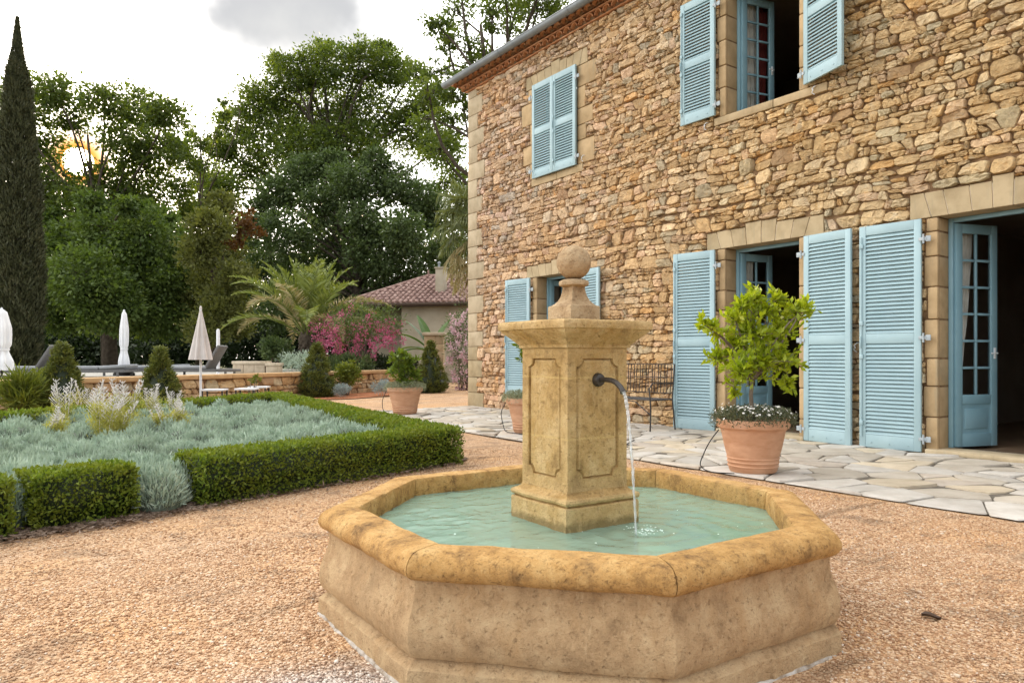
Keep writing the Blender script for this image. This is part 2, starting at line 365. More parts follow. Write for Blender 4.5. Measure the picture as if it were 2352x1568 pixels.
# foliage
m_leaf('leaf_oak', (0.044, 0.074, 0.020), (0.110, 0.160, 0.040), (0.22, 0.265, 0.07), 0.40, (1.1, 1.15, 0.35), 0.30)
m_leaf('leaf_maple', (0.050, 0.078, 0.022), (0.105, 0.145, 0.036), (0.19, 0.22, 0.055), 0.50, (1.2, 1.2, 0.3), 0.30)
m_leaf('leaf_blue', (0.042, 0.066, 0.026), (0.100, 0.138, 0.050), (0.185, 0.225, 0.085), 0.28, (1.0, 1.15, 0.5), 0.4)
m_leaf('leaf_conifer', (0.075, 0.088, 0.024), (0.14, 0.152, 0.042), (0.21, 0.21, 0.07), 0.35, (1.1, 1.1, 0.4), 0.5)
m_leaf('leaf_rust', (0.09, 0.045, 0.016), (0.14, 0.07, 0.024), (0.19, 0.10, 0.04), 0.35, (1.1, 0.9, 0.4), 0.5)
m_leaf('leaf_cypress', (0.034, 0.040, 0.018), (0.066, 0.070, 0.032), (0.125, 0.118, 0.06), 0.15, (1, 1, 0.5), 0.7)
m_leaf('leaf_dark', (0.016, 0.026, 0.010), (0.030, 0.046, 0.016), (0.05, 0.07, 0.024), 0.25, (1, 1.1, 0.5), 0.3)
m_leaf('leaf_box', (0.065, 0.110, 0.014), (0.155, 0.225, 0.030), (0.31, 0.36, 0.055), 0.34, (1.1, 1.15, 0.3), 3.0, 0.5, (0.20, 0.225, 0.03), 0.25)
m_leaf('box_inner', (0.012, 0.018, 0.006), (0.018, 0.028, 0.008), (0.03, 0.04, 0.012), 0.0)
m_leaf('leaf_topiary', (0.06, 0.082, 0.022), (0.13, 0.15, 0.038), (0.24, 0.24, 0.07), 0.25, (1.1, 1.1, 0.4), 4.0)
m_leaf('leaf_santolina', (0.25, 0.325, 0.25), (0.43, 0.53, 0.42), (0.64, 0.72, 0.59), 0.2, (1, 1.05, 0.9), 1.6, 0.8, (0.36, 0.43, 0.33))
m_leaf('santolina_inner', (0.06, 0.075, 0.05), (0.09, 0.11, 0.075), (0.12, 0.14, 0.10), 0.0)  # shade in the gaps between mounds, put into the core colour
m_leaf('leaf_lavender', (0.22, 0.27, 0.27), (0.32, 0.38, 0.37), (0.44, 0.50, 0.49), 0.2, (1, 1.05, 0.9), 2.0, 0.8)
m_leaf('leaf_sage', (0.30, 0.30, 0.09), (0.42, 0.40, 0.12), (0.55, 0.50, 0.20), 0.35, (1.1, 1.1, 0.4), 2.0, 0.7)
m_leaf('stalk_white', (0.62, 0.57, 0.55), (0.76, 0.72, 0.69), (0.84, 0.81, 0.77), 0.2, (1, 1, 0.9), 2.0, 0.8)
m_leaf('leaf_lemon', (0.20, 0.27, 0.02), (0.38, 0.45, 0.03), (0.58, 0.60, 0.09), 0.52, (1.1, 1.12, 0.25), 2.5, 0.4, (0.32, 0.40, 0.03), 0.4)
m_leaf('leaf_daisy', (0.06, 0.07, 0.035), (0.11, 0.12, 0.07), (0.19, 0.19, 0.13), 0.25, (1, 1.1, 0.5), 5.0)
m_leaf('leaf_trailing', (0.14, 0.16, 0.09), (0.26, 0.28, 0.18), (0.48, 0.47, 0.36), 0.25, (1, 1.05, 0.7), 6.0, 0.7)
m_leaf('petal_white', (0.62, 0.60, 0.55), (0.75, 0.73, 0.68), (0.82, 0.80, 0.76), 0.3, (1, 1, 0.9), 2.0)
m_leaf('petal_pink', (0.44, 0.10, 0.18), (0.60, 0.19, 0.29), (0.74, 0.38, 0.45), 0.35, (1, 0.7, 0.8), 1.5, 0.6, (0.52, 0.12, 0.24))
m_leaf('petal_pale', (0.60, 0.36, 0.42), (0.72, 0.52, 0.56), (0.80, 0.68, 0.70), 0.35, (1, 0.85, 0.9), 1.5)
m_leaf('leaf_palm', (0.09, 0.13, 0.03), (0.21, 0.25, 0.065), (0.40, 0.41, 0.15), 0.30, (1.1, 1.1, 0.4), 0.9, 0.45)
m_leaf('leaf_palm_old', (0.24, 0.19, 0.09), (0.36, 0.31, 0.17), (0.48, 0.43, 0.27), 0.30, (1.05, 1, 0.5), 0.9, 0.6)
m_leaf('leaf_fan', (0.085, 0.11, 0.045), (0.15, 0.175, 0.07), (0.25, 0.25, 0.11), 0.30, (1.1, 1.1, 0.4), 0.9, 0.45)
m_leaf('leaf_banana', (0.05, 0.10, 0.02), (0.08, 0.15, 0.03), (0.12, 0.19, 0.05), 0.4, (1.1, 1.15, 0.3), 1.0, 0.4)
m_leaf('leaf_shrub', (0.07, 0.10, 0.018), (0.14, 0.17, 0.03), (0.23, 0.25, 0.05), 0.35, (1.1, 1.1, 0.3), 2.0)
m_leaf('leaf_shrub_dark', (0.05, 0.08, 0.025), (0.10, 0.14, 0.045), (0.18, 0.22, 0.08), 0.35, (1.1, 1.1, 0.4), 2.0)
m_leaf('leaf_citrus', (0.07, 0.11, 0.016), (0.15, 0.21, 0.03), (0.28, 0.33, 0.06), 0.4, (1.1, 1.12, 0.3), 2.0, 0.4)
m_leaf('leaf_litter_mat', (0.10, 0.065, 0.045), (0.19, 0.13, 0.09), (0.33, 0.26, 0.20), 0.1, (1, 1, 0.8), 3.0)
M = MATS

# ------------------------------------------------------------------ object helpers
def tag(o, label=None, cat=None, group=None, kind=None):
    if label: o['label'] = label
    if cat: o['category'] = cat
    if group: o['group'] = group
    if kind: o['kind'] = kind
    return o
def empty(name, loc=(0, 0, 0), rz=0.0, label=None, cat=None, group=None):
    o = bpy.data.objects.new(name, None); COL.objects.link(o)
    o.location = loc; o.rotation_euler = (0, 0, rz); o.empty_display_size = 0.2
    return tag(o, label, cat, group)
def copy_tree(o, parent=None):
    c = o.copy(); COL.objects.link(c)
    if parent: c.parent = parent
    for ch in list(o.children): copy_tree(ch, c)
    return c

class MB:
    """collects shapes; build() links them as one mesh object"""
    def __init__(s):
        s.v = []; s.f = []; s.mi = []; s.q = []; s.col = None; s.cols = []
        s.xf = None
    def _c(s, n): s.cols += [s.col or (1, 1, 1)] * n
    def add(s, vs, fs, mi=0):
        o = len(s.v)
        if s.xf is not None: vs = [tuple(s.xf @ Vector(p)) for p in vs]
        s.v += [tuple(p) for p in vs]; s.f += [tuple(i + o for i in f) for f in fs]; s.mi += [mi] * len(fs); s._c(len(fs))
    def box(s, lo, hi, mi=0, bev=0.0, rot=None, org=None):
        lo = Vector(lo); hi = Vector(hi)
        c = (lo + hi) / 2; d = (hi - lo) / 2
        if bev <= 0:
            vs = [Vector((x * d.x, y * d.y, z * d.z)) for x in (-1, 1) for y in (-1, 1) for z in (-1, 1)]
            fs = [(0, 1, 3, 2), (4, 6, 7, 5), (0, 4, 5, 1), (2, 3, 7, 6), (0, 2, 6, 4), (1, 5, 7, 3)]
        else:
            b = min(bev, d.x * 0.9, d.y * 0.9, d.z * 0.9)
            bm = bmesh.new(); bmesh.ops.create_cube(bm, size=2.0)
            for q in bm.verts: q.co = Vector((q.co.x * d.x, q.co.y * d.y, q.co.z * d.z))
            bmesh.ops.bevel(bm, geom=bm.edges[:], offset=b, segments=2, affect='EDGES', profile=0.5)
            bm.verts.index_update()
            vs = [q.co.copy() for q in bm.verts]; fs = [[q.index for q in f.verts] for f in bm.faces]; bm.free()
        if rot is not None: vs = [rot @ p for p in vs]
        s.add([p + c for p in vs] if org is None else [p + Vector(org) for p in vs], fs, mi)
    def obox(s, c, size, ax, mi=0, bev=0.0):
        """box centred at c with size along the 3 axes of matrix ax"""
        d = Vector(size) / 2
        s.box(-d, d, mi, bev, ax, c)
    def tube(s, pts, rad, n=8, mi=0, cap=True):
        pts = [Vector(p) for p in pts]
        if isinstance(rad, (int, float)): rad = [rad] * len(pts)
        vs = []; fs = []
        t0 = (pts[1] - pts[0]).normalized()
        up = Vector((0, 0, 1)) if abs(t0.z) < 0.9 else Vector((1, 0, 0))
        nx = t0.cross(up).normalized()
        for i, p in enumerate(pts):
            t = (pts[min(i + 1, len(pts) - 1)] - pts[max(i - 1, 0)]).normalized()
            nx = (nx - t * nx.dot(t)).normalized(); ny = t.cross(nx)
            for k in range(n):
                a = 2 * PI * k / n
                vs.append(p + (nx * math.cos(a) + ny * math.sin(a)) * rad[i])
        for i in range(len(pts) - 1):
            for k in range(n):
                a = i * n + k; b = i * n + (k + 1) % n
                fs.append((a, b, b + n, a + n))
        if cap:
            fs.append(tuple(range(n))[::-1]); fs.append(tuple(range((len(pts) - 1) * n, len(pts) * n)))
        s.add(vs, fs, mi)
    def lathe(s, prof, n=40, mi=0, org=(0, 0, 0), mod=None):
        vs = []; fs = []
        for (r, z) in prof:
            for k in range(n):
                a = 2 * PI * k / n
                rr = r * (mod(a, z) if mod else 1)
                vs.append((org[0] + rr * math.cos(a), org[1] + rr * math.sin(a), org[2] + z))
        for i in range(len(prof) - 1):
            for k in range(n):
                a = i * n + k; b = i * n + (k + 1) % n
                fs.append((a, b, b + n, a + n))
        s.add(vs, fs, mi)
    def ngon_sweep(s, prof, sides, seg=1, rot0=0.0, mi=0, gap=0.0, jit=None, caps=False):
        """profile of (apothem, z) swept round a regular polygon with mitred corners"""
        half = PI / sides
        for k in range(sides):
            a = rot0 + 2 * PI * k / sides
            nx, ny = math.cos(a), math.sin(a); tx, ty = -ny, nx
            vs = []; fs = []
            for (ap, z) in prof:
                hw = ap * math.tan(half) - gap
                for j in range(seg + 1):
                    t = -hw + 2 * hw * j / seg
                    p = Vector((nx * ap + tx * t, ny * ap + ty * t, z))
                    if jit: p = jit(p)
                    vs.append(p)
            m = seg + 1
            for i in range(len(prof) - 1):
                for j in range(seg):
                    q = i * m + j
                    fs.append((q, q + 1, q + 1 + m, q + m))
            if caps:
                fs.append(tuple(i * m for i in range(len(prof))))
                fs.append(tuple(i * m + seg for i in range(len(prof)))[::-1])
            s.add(vs, fs, mi)
    def prism(s, poly, d0, d1, fn, mi=0, bev=0.0):
        """2-D polygon extruded from d0 to d1; fn(a,b,d)->xyz; top edge bevelled"""
        n = len(poly)
        cx = sum(p[0] for p in poly) / n; cy = sum(p[1] for p in poly) / n
        rings = [[(x, y, d0) for x, y in poly], [(x, y, d1 - (d1 - d0) * 0.0 - bev if d1 > d0 else d1 + bev) for x, y in poly]]
        if bev > 0:
            k = []
            for x, y in poly:
                dx, dy = cx - x, cy - y; l = math.hypot(dx, dy) or 1
                k.append((x + dx / l * bev, y + dy / l * bev, d1))
            rings.append(k)
        vs = [fn(*p) for r in rings for p in r]; fs = []
        for i in range(len(rings) - 1):
            for j in range(n): fs.append((i * n + j, i * n + (j + 1) % n, (i + 1) * n + (j + 1) % n, (i + 1) * n + j))
        fs.append(tuple((len(rings) - 1) * n + j for j in range(n)))
        s.add(vs, fs, mi)
    def quads(s, arr, mi=0):
        """arr (N,4,3): many loose leaf faces"""
        s.q.append((np.asarray(arr, dtype=np.float32).reshape(-1, 3), mi))
    def build(s, name, mats, parent=None, smooth=None, loc=None, colattr=False):
        if not isinstance(mats, (list, tuple)): mats = [mats]
        me = bpy.data.meshes.new(name)
        nv0 = len(s.v)
        V = [np.array(s.v, dtype=np.float32).reshape(-1, 3)] + [q for q, _ in s.q]
        V = np.concatenate(V) if V else np.zeros((0, 3), np.float32)
        lt = np.array([len(f) for f in s.f], dtype=np.int32)
        li = np.array([i for f in s.f for i in f], dtype=np.int32)
        mi = np.array(s.mi, dtype=np.int32)
        nq = (len(V) - nv0) // 4
        if nq:
            lt = np.concatenate([lt, np.full(nq, 4, np.int32)])
            li = np.concatenate([li, np.arange(nv0, nv0 + nq * 4, dtype=np.int32)])
            mi = np.concatenate([mi] + [np.full(len(q) // 4, m, np.int32) for q, m in s.q])
        me.vertices.add(len(V)); me.vertices.foreach_set('co', V.ravel())
        me.loops.add(len(li)); me.loops.foreach_set('vertex_index', li)
        me.polygons.add(len(lt))
        me.polygons.foreach_set('loop_start', np.concatenate([[0], np.cumsum(lt)[:-1]]).astype(np.int32))
        me.polygons.foreach_set('material_index', mi)
        for m in mats: me.materials.append(m)
        me.update(calc_edges=True); me.validate()
        if colattr:
            ca = me.attributes.new('stone', 'FLOAT_COLOR', 'FACE')
            cc = np.ones((len(lt), 4), np.float32); cc[:len(s.cols), :3] = np.array(s.cols, dtype=np.float32).reshape(-1, 3)
            ca.data.foreach_set('color', cc.ravel())
        if smooth is not None:
            me.shade_smooth()
            if smooth < 180: me.set_sharp_from_angle(angle=R_(smooth))
        o = bpy.data.objects.new(name, me); COL.objects.link(o)
        if parent: o.parent = parent
        if loc is not None: o.location = loc
        return o

def fbm(p, s=1.0, o=3):
    return mnoise.fractal(Vector(p) * s, 1.0, 2.0, o)

def unit(a):
    return a / np.maximum(np.linalg.norm(a, axis=-1, keepdims=True), 1e-9)
def rdirs(n, rng=None):
    return unit((rng or RNG).normal(size=(n, 3)))
def leaves(pts, axis, length, width, fold=0.25):
    """diamond leaf faces: base at pts, pointing along axis"""
    n = len(pts)
    axis = unit(axis)
    side = unit(np.cross(axis, rdirs(n)))
    nr = np.cross(axis, side)
    length = np.broadcast_to(np.asarray(length, float).reshape(-1, 1), (n, 1)); width = np.broadcast_to(np.asarray(width, float).reshape(-1, 1), (n, 1))
    m = pts + axis * length * 0.5
    tip = pts + axis * length + nr * length * (RNG.random((n, 1)) - 0.5) * 0.5
    return np.stack([pts, m + side * width / 2 + nr * width * fold, tip, m - side * width / 2 + nr * width * fold], axis=1)

# ------------------------------------------------------------------ irregular masonry / paving
def clip_half(poly, px, py, nx, ny):
    """keep the side where (p-p0).n <= 0"""
    out = []; n = len(poly)
    for i in range(n):
        a = poly[i]; b = poly[(i + 1) % n]
        da = (a[0] - px) * nx + (a[1] - py) * ny; db = (b[0] - px) * nx + (b[1] - py) * ny
        if da <= 0: out.append(a)
        if (da < 0 < db) or (db < 0 < da):
            t = da / (da - db); out.append((a[0] + (b[0] - a[0]) * t, a[1] + (b[1] - a[1]) * t))
    return out
def area(p):
    return 0.5 * sum(p[i][0] * p[(i + 1) % len(p)][1] - p[(i + 1) % len(p)][0] * p[i][1] for i in range(len(p)))
def centroid(p):
    A = area(p)
    if abs(A) < 1e-9: return (sum(q[0] for q in p) / len(p), sum(q[1] for q in p) / len(p))
    cx = cy = 0
    for i in range(len(p)):
        x0, y0 = p[i]; x1, y1 = p[(i + 1) % len(p)]; k = x0 * y1 - x1 * y0
        cx += (x0 + x1) * k; cy += (y0 + y1) * k
    return (cx / 6 / A, cy / 6 / A)
def voronoi(seeds, cell, bounds):
    """cells of the Voronoi diagram of the seeds (plain half-plane clipping)"""
    bk = {}
    for i, (x, y) in enumerate(seeds): bk.setdefault((int(x // cell), int(y // cell)), []).append(i)
    x0, y0, x1, y1 = bounds; out = []
    for i, (x, y) in enumerate(seeds):
        cxi, cyi = int(x // cell), int(y // cell); nb = []
        for a in range(-2, 3):
            for b in range(-2, 3): nb += bk.get((cxi + a, cyi + b), [])
        nb = sorted(((seeds[j][0] - x) ** 2 + (seeds[j][1] - y) ** 2, j) for j in nb if j != i)
        p = [(max(x0, x - cell * 2), max(y0, y - cell * 2)), (min(x1, x + cell * 2), max(y0, y - cell * 2)), (min(x1, x + cell * 2), min(y1, y + cell * 2)), (max(x0, x - cell * 2), min(y1, y + cell * 2))]
        for d2, j in nb:
            if d2 < 1e-8: continue
            mr = max((q[0] - x) ** 2 + (q[1] - y) ** 2 for q in p)
            if d2 > 4 * mr: break
            sx, sy = seeds[j]
            p = clip_half(p, (x + sx) / 2, (y + sy) / 2, sx - x, sy - y)
            if len(p) < 3: break
        out.append(p if len(p) >= 3 else None)
    return out
def exclude(poly, rects):
    for (a0, b0, a1, b1) in rects:
        if not poly or len(poly) < 3: return None
        xs = [q[0] for q in poly]; ys = [q[1] for q in poly]
        if max(xs) <= a0 or min(xs) >= a1 or max(ys) <= b0 or min(ys) >= b1: continue
        best = None; ba = 0
        for px, py, nx, ny in ((a0, b0, 1, 0), (a1, b0, -1, 0), (a0, b0, 0, 1), (a0, b1, 0, -1)):
            c = clip_half(poly, px, py, nx, ny)
            if len(c) >= 3 and abs(area(c)) > ba: ba = abs(area(c)); best = c
        poly = best if ba > 0.0006 else None
    return poly
STONES = [((0.62, 0.435, 0.23), 50), ((0.71, 0.54, 0.325), 28), ((0.67, 0.475, 0.295), 11), ((0.63, 0.385, 0.165), 5), ((0.57, 0.475, 0.31), 8), ((0.47, 0.31, 0.17), 2)]
def stone_col(rnd, tint=(1, 1, 1)):
    t = rnd.random() * sum(w for _, w in STONES)
    for c, w_ in STONES:
        t -= w_
        if t <= 0: break
    k = rnd.uniform(0.80, 1.14)
    return tuple(c[i] * k * tint[i] for i in range(3))
def rough_stone(mb, poly, fn, joint, depth, rnd, back=-0.01, col=None, chisel=1.0):
    """one irregular stone: outline drawn in, corners worn, face slightly domed and tilted"""
    cx, cy = centroid(poly)
    ra = math.sqrt(abs(area(poly)) / PI)
    xr = max(q[0] for q in poly) - min(q[0] for q in poly); yr = max(q[1] for q in poly) - min(q[1] for q in poly)
    kx = max(0.5, 1 - 2 * joint / xr); ky = max(0.5, 1 - 2 * joint / yr)
    p = [(cx + (x - cx) * kx, cy + (y - cy) * ky) for x, y in poly]
    # drop near-duplicate corners, then wear the corners
    q = [p[i] for i in range(len(p)) if math.hypot(p[i][0] - p[i - 1][0], p[i][1] - p[i - 1][1]) > ra * 0.10]
    if len(q) < 3: return
    r = []
    for i in range(len(q)):
        a = q[i]; b = q[(i + 1) % len(q)]; t = rnd.uniform(0.10, 0.34) if chisel > 0.5 else rnd.uniform(0.03, 0.10)
        l = math.hypot(b[0] - a[0], b[1] - a[1])
        r.append((a[0] + (b[0] - a[0]) * t, a[1] + (b[1] - a[1]) * t))
        if l > ra * 0.9:
            m = rnd.uniform(0.42, 0.58); j = ra * 0.07 * chisel
            r.append((a[0] + (b[0] - a[0]) * m + rnd.uniform(-j, j), a[1] + (b[1] - a[1]) * m + rnd.uniform(-j, j)))
        r.append((a[0] + (b[0] - a[0]) * (1 - t), a[1] + (b[1] - a[1]) * (1 - t)))
    n = len(r); d = depth * rnd.uniform(0.55, 1.2)
    tx, ty = rnd.uniform(-0.26, 0.26) * chisel, rnd.uniform(-0.36, 0.26) * chisel
    vs = []
    for s_, dd, jj in ((1.0, back, 0), (0.985, d * 0.60, 0.10), (0.90, d * 0.97, 0.16), (0.5, d * 1.03, 0.26)):
        for x, y in r:
            xx = cx + (x - cx) * s_; yy = cy + (y - cy) * s_
            e = dd if dd == back else dd + ((xx - cx) * tx + (yy - cy) * ty) + rnd.uniform(-1, 1) * d * jj * chisel
            vs.append(fn(xx, yy, e))
    vs.append(fn(cx, cy, d * 1.08 + rnd.uniform(-0.1, 0.1) * d * chisel))
    fs = []
    for i in range(3):
        for j in range(n): fs.append((i * n + j, i * n + (j + 1) % n, (i + 1) * n + (j + 1) % n, (i + 1) * n + j))
    for j in range(n): fs.append((3 * n + j, 3 * n + (j + 1) % n, 4 * n))
    mb.col = col; mb.add(vs, fs)

def rubble_cells(a0, a1, b0, b1, rnd, hmin=0.036, hmax=0.118, wmax=0.29):
    """roughly coursed rubble: wavy beds, slanted joints, tall stones through two beds, stacked slips"""
    lv = [b0]
    while lv[-1] < b1 - hmin:
        lv.append(lv[-1] + hmin + (hmax - hmin) * rnd.random() ** 1.25)
    lv[-1] = b1; sd = rnd.uniform(0, 50)
    def bed(k, x):
        if k <= 0: return b0
        if k >= len(lv) - 1: return b1
        return lv[k] + 0.050 * mnoise.noise(Vector((x * 0.55, sd + lv[k] * 0.8, 0))) + 0.030 * mnoise.noise(Vector((x * 2.3, sd + k * 3.7, 5)))
    out = []; used = {}
    for k in range(len(lv) - 1):
        x = a0 - rnd.uniform(0, 0.2); sl = 0.0
        blocked = sorted(used.get(k, []))
        while x < a1:
            hit = [b for b in blocked if b[0] - 0.03 < x < b[1]]
            if hit: x = hit[0][1]; sl = hit[0][2]; continue
            h_ = bed(k + 1, x) - bed(k, x)
            wd = max(0.05, min(wmax, max(h_, 0.05) * rnd.choice((rnd.uniform(0.5, 1.1), rnd.uniform(1.0, 2.0), rnd.uniform(1.5, 3.2), rnd.uniform(2.0, 4.2)))))
            nx = [b for b in blocked if b[0] > x]
            x1 = x + wd; sl1 = rnd.uniform(-0.6, 0.6) * h_
            if nx and x1 > nx[0][0] - 0.045: x1 = nx[0][0]; sl1 = nx[0][2]
            kt = k + 1
            if k + 2 < len(lv) and not nx and h_ + bed(k + 2, x) - bed(k + 1, x) < 0.24 and wd > 0.10 and rnd.random() < 0.20:
                kt = k + 2; used.setdefault(k + 1, []).append((x, x1, sl1))
            j = lambda q=0.012: rnd.uniform(-q, q)
            def quad(fb, ft):
                lo = lambda xx: bed(k, xx) + (bed(kt, xx) - bed(k, xx)) * fb
                hi = lambda xx: bed(k, xx) + (bed(kt, xx) - bed(k, xx)) * ft
                xm = (x + x1) / 2; p = [(x - sl * .5 + j(), lo(x) + j()), (xm + j(.02), lo(xm) - abs(j(.008))), (x1 - sl1 * .5 + j(), lo(x1) + j()), (x1 + sl1 * .5 + j(), hi(x1) + j()), (xm + j(.02), hi(xm) + abs(j(.008))), (x + sl * .5 + j(), hi(x) + j())]
                return p
            H2 = bed(kt, x) - bed(k, x)
            if H2 > 0.105 and wd < 0.22 and rnd.random() < 0.28:
                m = rnd.uniform(.35, .65); out += [quad(0, m), quad(m, 1)]
            elif H2 > 0.035: out.append(quad(0, 1))
            x = x1; sl = sl1
    res = []
    for p in out:
        q = [(min(max(x, a0), a1), min(max(y, b0), b1)) for x, y in p]
        if abs(area(q)) > 0.0009: res.append(q)
    return res

# ------------------------------------------------------------------ ground, court, terrace
def sheet(name, poly, z, mat, kind='structure', thick=0.0):
    mb = MB()
    n = len(poly)
    mb.add([(x, y, z) for x, y in poly], [tuple(range(n))])
    if thick:
        mb.add([(x, y, z) for x, y in poly] + [(x, y, z - thick) for x, y in poly], [(i, (i + 1) % n, n + (i + 1) % n, n + i) for i in range(n)])
    return tag(mb.build(name, mat), kind=kind)
sheet('ground', [(-400, -400), (400, -400), (400, 500), (-400, 500)], -0.03, M['meadow'])
# gravel court: gently uneven sheet
mb = MB()
N1, N2 = 120, 150
for j in range(N2 + 1):
    for i in range(N1 + 1):
        x = -8 + 24.0 * i / N1; y = -4 + 30.0 * j / N2
        mb.v.append((x, y, 0.012 * fbm((x, y, 0), 0.8, 3)))
for j in range(N2):
    for i in range(N1):
        a = j * (N1 + 1) + i; mb.f.append((a, a + 1, a + N1 + 2, a + N1 + 1)); mb.mi.append(0)
mb.cols = [(1, 1, 1)] * len(mb.f)
tag(mb.build('gravel_court', M['gravel'], smooth=180), kind='structure')

# loose pebbles in front of the viewpoint, thinning with distance
def pebbles():
    rnd = np.random.default_rng(5)
    P = []
    for (x0, x1, y0, y1, dens) in ((-0.6, 1.9, 1.3, 2.6, 7000), (-0.9, 2.2, 2.6, 4.2, 3400), (-0.3, 3.4, 4.2, 6.1, 1300), (2.2, 4.2, 0.4, 2.2, 6500), (2.6, 5.22, 1.6, 3.6, 3000), (3.2, 5.22, 3.2, 7.0, 1100)):
        n = int((x1 - x0) * (y1 - y0) * dens)
        P.append(np.stack([rnd.uniform(x0, x1, n), rnd.uniform(y0, y1, n), np.zeros(n)], 1))
    P = np.concatenate(P)
    dist = np.hypot(P[:, 0] - FC.x, P[:, 1] - FC.y)
    keep = (dist > 1.06) & (P[:, 0] < 5.24)
    # inside the picture only
    dep = P @ FW; rt = P @ RT
    keep &= (dep > 1.9) & (np.abs(rt) < dep * 0.76)
    P = P[keep]; n = len(P)
    P[:, 2] = np.array([0.012 * fbm((p[0], p[1], 0), 0.8, 3) for p in P])
    s = rnd.uniform(0.0025, 0.0054, n) * (1 + (rnd.random(n) > 0.97) * 0.7)
    base = np.array([[x, y, z] for x in (-1, 1) for y in (-1, 1) for z in (-1, 1)], float)
    fs = np.array([(0, 1, 3, 2), (4, 6, 7, 5), (0, 4, 5, 1), (2, 3, 7, 6), (0, 2, 6, 4), (1, 5, 7, 3)])
    jit = base[None] * (0.75 + 0.5 * rnd.random((n, 8, 3)))
    ang = rnd.uniform(0, PI * 2, n); ca, sa = np.cos(ang), np.sin(ang)
    x = jit[:, :, 0] * 1.25; y = jit[:, :, 1] * 0.9
    X = (x * ca[:, None] - y * sa[:, None]) * s[:, None] * 0.8; Y = (x * sa[:, None] + y * ca[:, None]) * s[:, None] * 0.8; Z = jit[:, :, 2] * s[:, None] * 0.55
    V = np.stack([X, Y, Z], -1) + P[:, None, :] + np.array([0, 0, 0.002])
    me = bpy.data.meshes.new('loose_gravel')
    me.vertices.add(n * 8); me.vertices.foreach_set('co', V.reshape(-1).astype(np.float32))
    F = (fs[None] + (np.arange(n) * 8)[:, None, None]).reshape(-1)
    me.loops.add(len(F)); me.loops.foreach_set('vertex_index', F.astype(np.int32))
    me.polygons.add(n * 6); me.polygons.foreach_set('loop_start', (np.arange(n * 6) * 4).astype(np.int32))
    me.materials.append(M['pebble']); me.update(calc_edges=True); me.shade_smooth()
    o = bpy.data.objects.new('loose_gravel', me); COL.objects.link(o)
    tag(o, 'pinkish loose gravel scattered over the court', 'gravel', kind='stuff')
pebbles()

TX0, TX1, TY0, TY1 = 5.26, 8.14, -3.0, 12.86
def terrace():
    rnd = random.Random(21)
    mb = MB(); mb.col = (1, 1, 1)
    mb.add([(TX0 + .05, TY0, 0.018), (TX1, TY0, 0.018), (TX1, TY1 - .03, 0.018), (TX0 + .05, TY1 - .03, 0.018)], [(0, 1, 2, 3)], 1)
    seeds = []
    for (y0, y1, s) in ((TY0, 5.2, 0.36), (5.2, TY1, 0.34)):
        y = y0
        while y < y1:
            x = TX0 - 0.1 + rnd.uniform(0, s)
            while x < TX1 + 0.1:
                if rnd.random() > 0.20: seeds.append((x + rnd.uniform(-.16, .16), y + rnd.uniform(-.2, .2)))
                if rnd.random() < 0.16: seeds.append((x + rnd.uniform(-.2, .2), y + rnd.uniform(-.2, .2)))
                x += s * rnd.uniform(0.5, 1.15)
            y += s * rnd.uniform(0.8, 1.3)
    for c in voronoi(seeds, 0.6, (TX0, TY0, TX1, TY1)):
        if not c: continue
        k = rnd.uniform(0.86, 1.1); t = rnd.random()
        if t < 0.5: cc = (0.46, 0.41, 0.345)
        elif t < 0.8: cc = (0.52, 0.485, 0.44)
        elif t < 0.93: cc = (0.53, 0.45, 0.34)
        else: cc = (0.46, 0.40, 0.34)
        rough_stone(mb, c, lambda a, b, d: (a + (0.03 * mnoise.noise(Vector((b * 2.2, 3, 0))) + 0.012 * mnoise.noise(Vector((b * 9, 8, 0)))) * max(0.0, 1 - (a - TX0) / 0.3), b, 0.018 + d), 0.008, 0.014, rnd, -0.004, tuple(x * k for x in cc), 0.18)
    tag(mb.build('terrace', [M['flagstone'], M['flag_joint']], smooth=40, colattr=True), kind='structure')
terrace()

# ------------------------------------------------------------------ the house
WX = 8.15
HOUSE = empty('stone_house', (WX, 13.0, 0), 0, 'two-storey rubble stone house with pale blue shutters', 'house')
def hp(name, mb, mats, parent=None, **k):
    """a part of the house, built in world coordinates"""
    o = mb.build(name, mats, None, **k)
    o.parent = parent or HOUSE
    o.matrix_parent_inverse = Matrix.Translation(-HOUSE.location)
    if parent: o.matrix_parent_inverse = Matrix.Identity(4)
    return o
Y0H, Y1H, ZT = -3.0, 13.0, 6.65
fnw = lambda a, b, d: (WX - d, a, b)
OPEN = {  # y0, y1, z0, z1 of each opening
    'door_mid': (5.27, 6.385, 0.05, 2.54), 'door_near': (2.40, 3.63, 0.05, 2.54), 'window_far': (9.55, 10.64, 0.33, 2.53),
    'upper_far': (9.50, 10.66, 4.36, 6.05), 'upper_mid': (5.27, 6.37, 4.36, 6.10)}
blocks = []   # dressed blocks: (part, y0, z0, y1, z1, proud, depth)
rnd = random.Random(3)
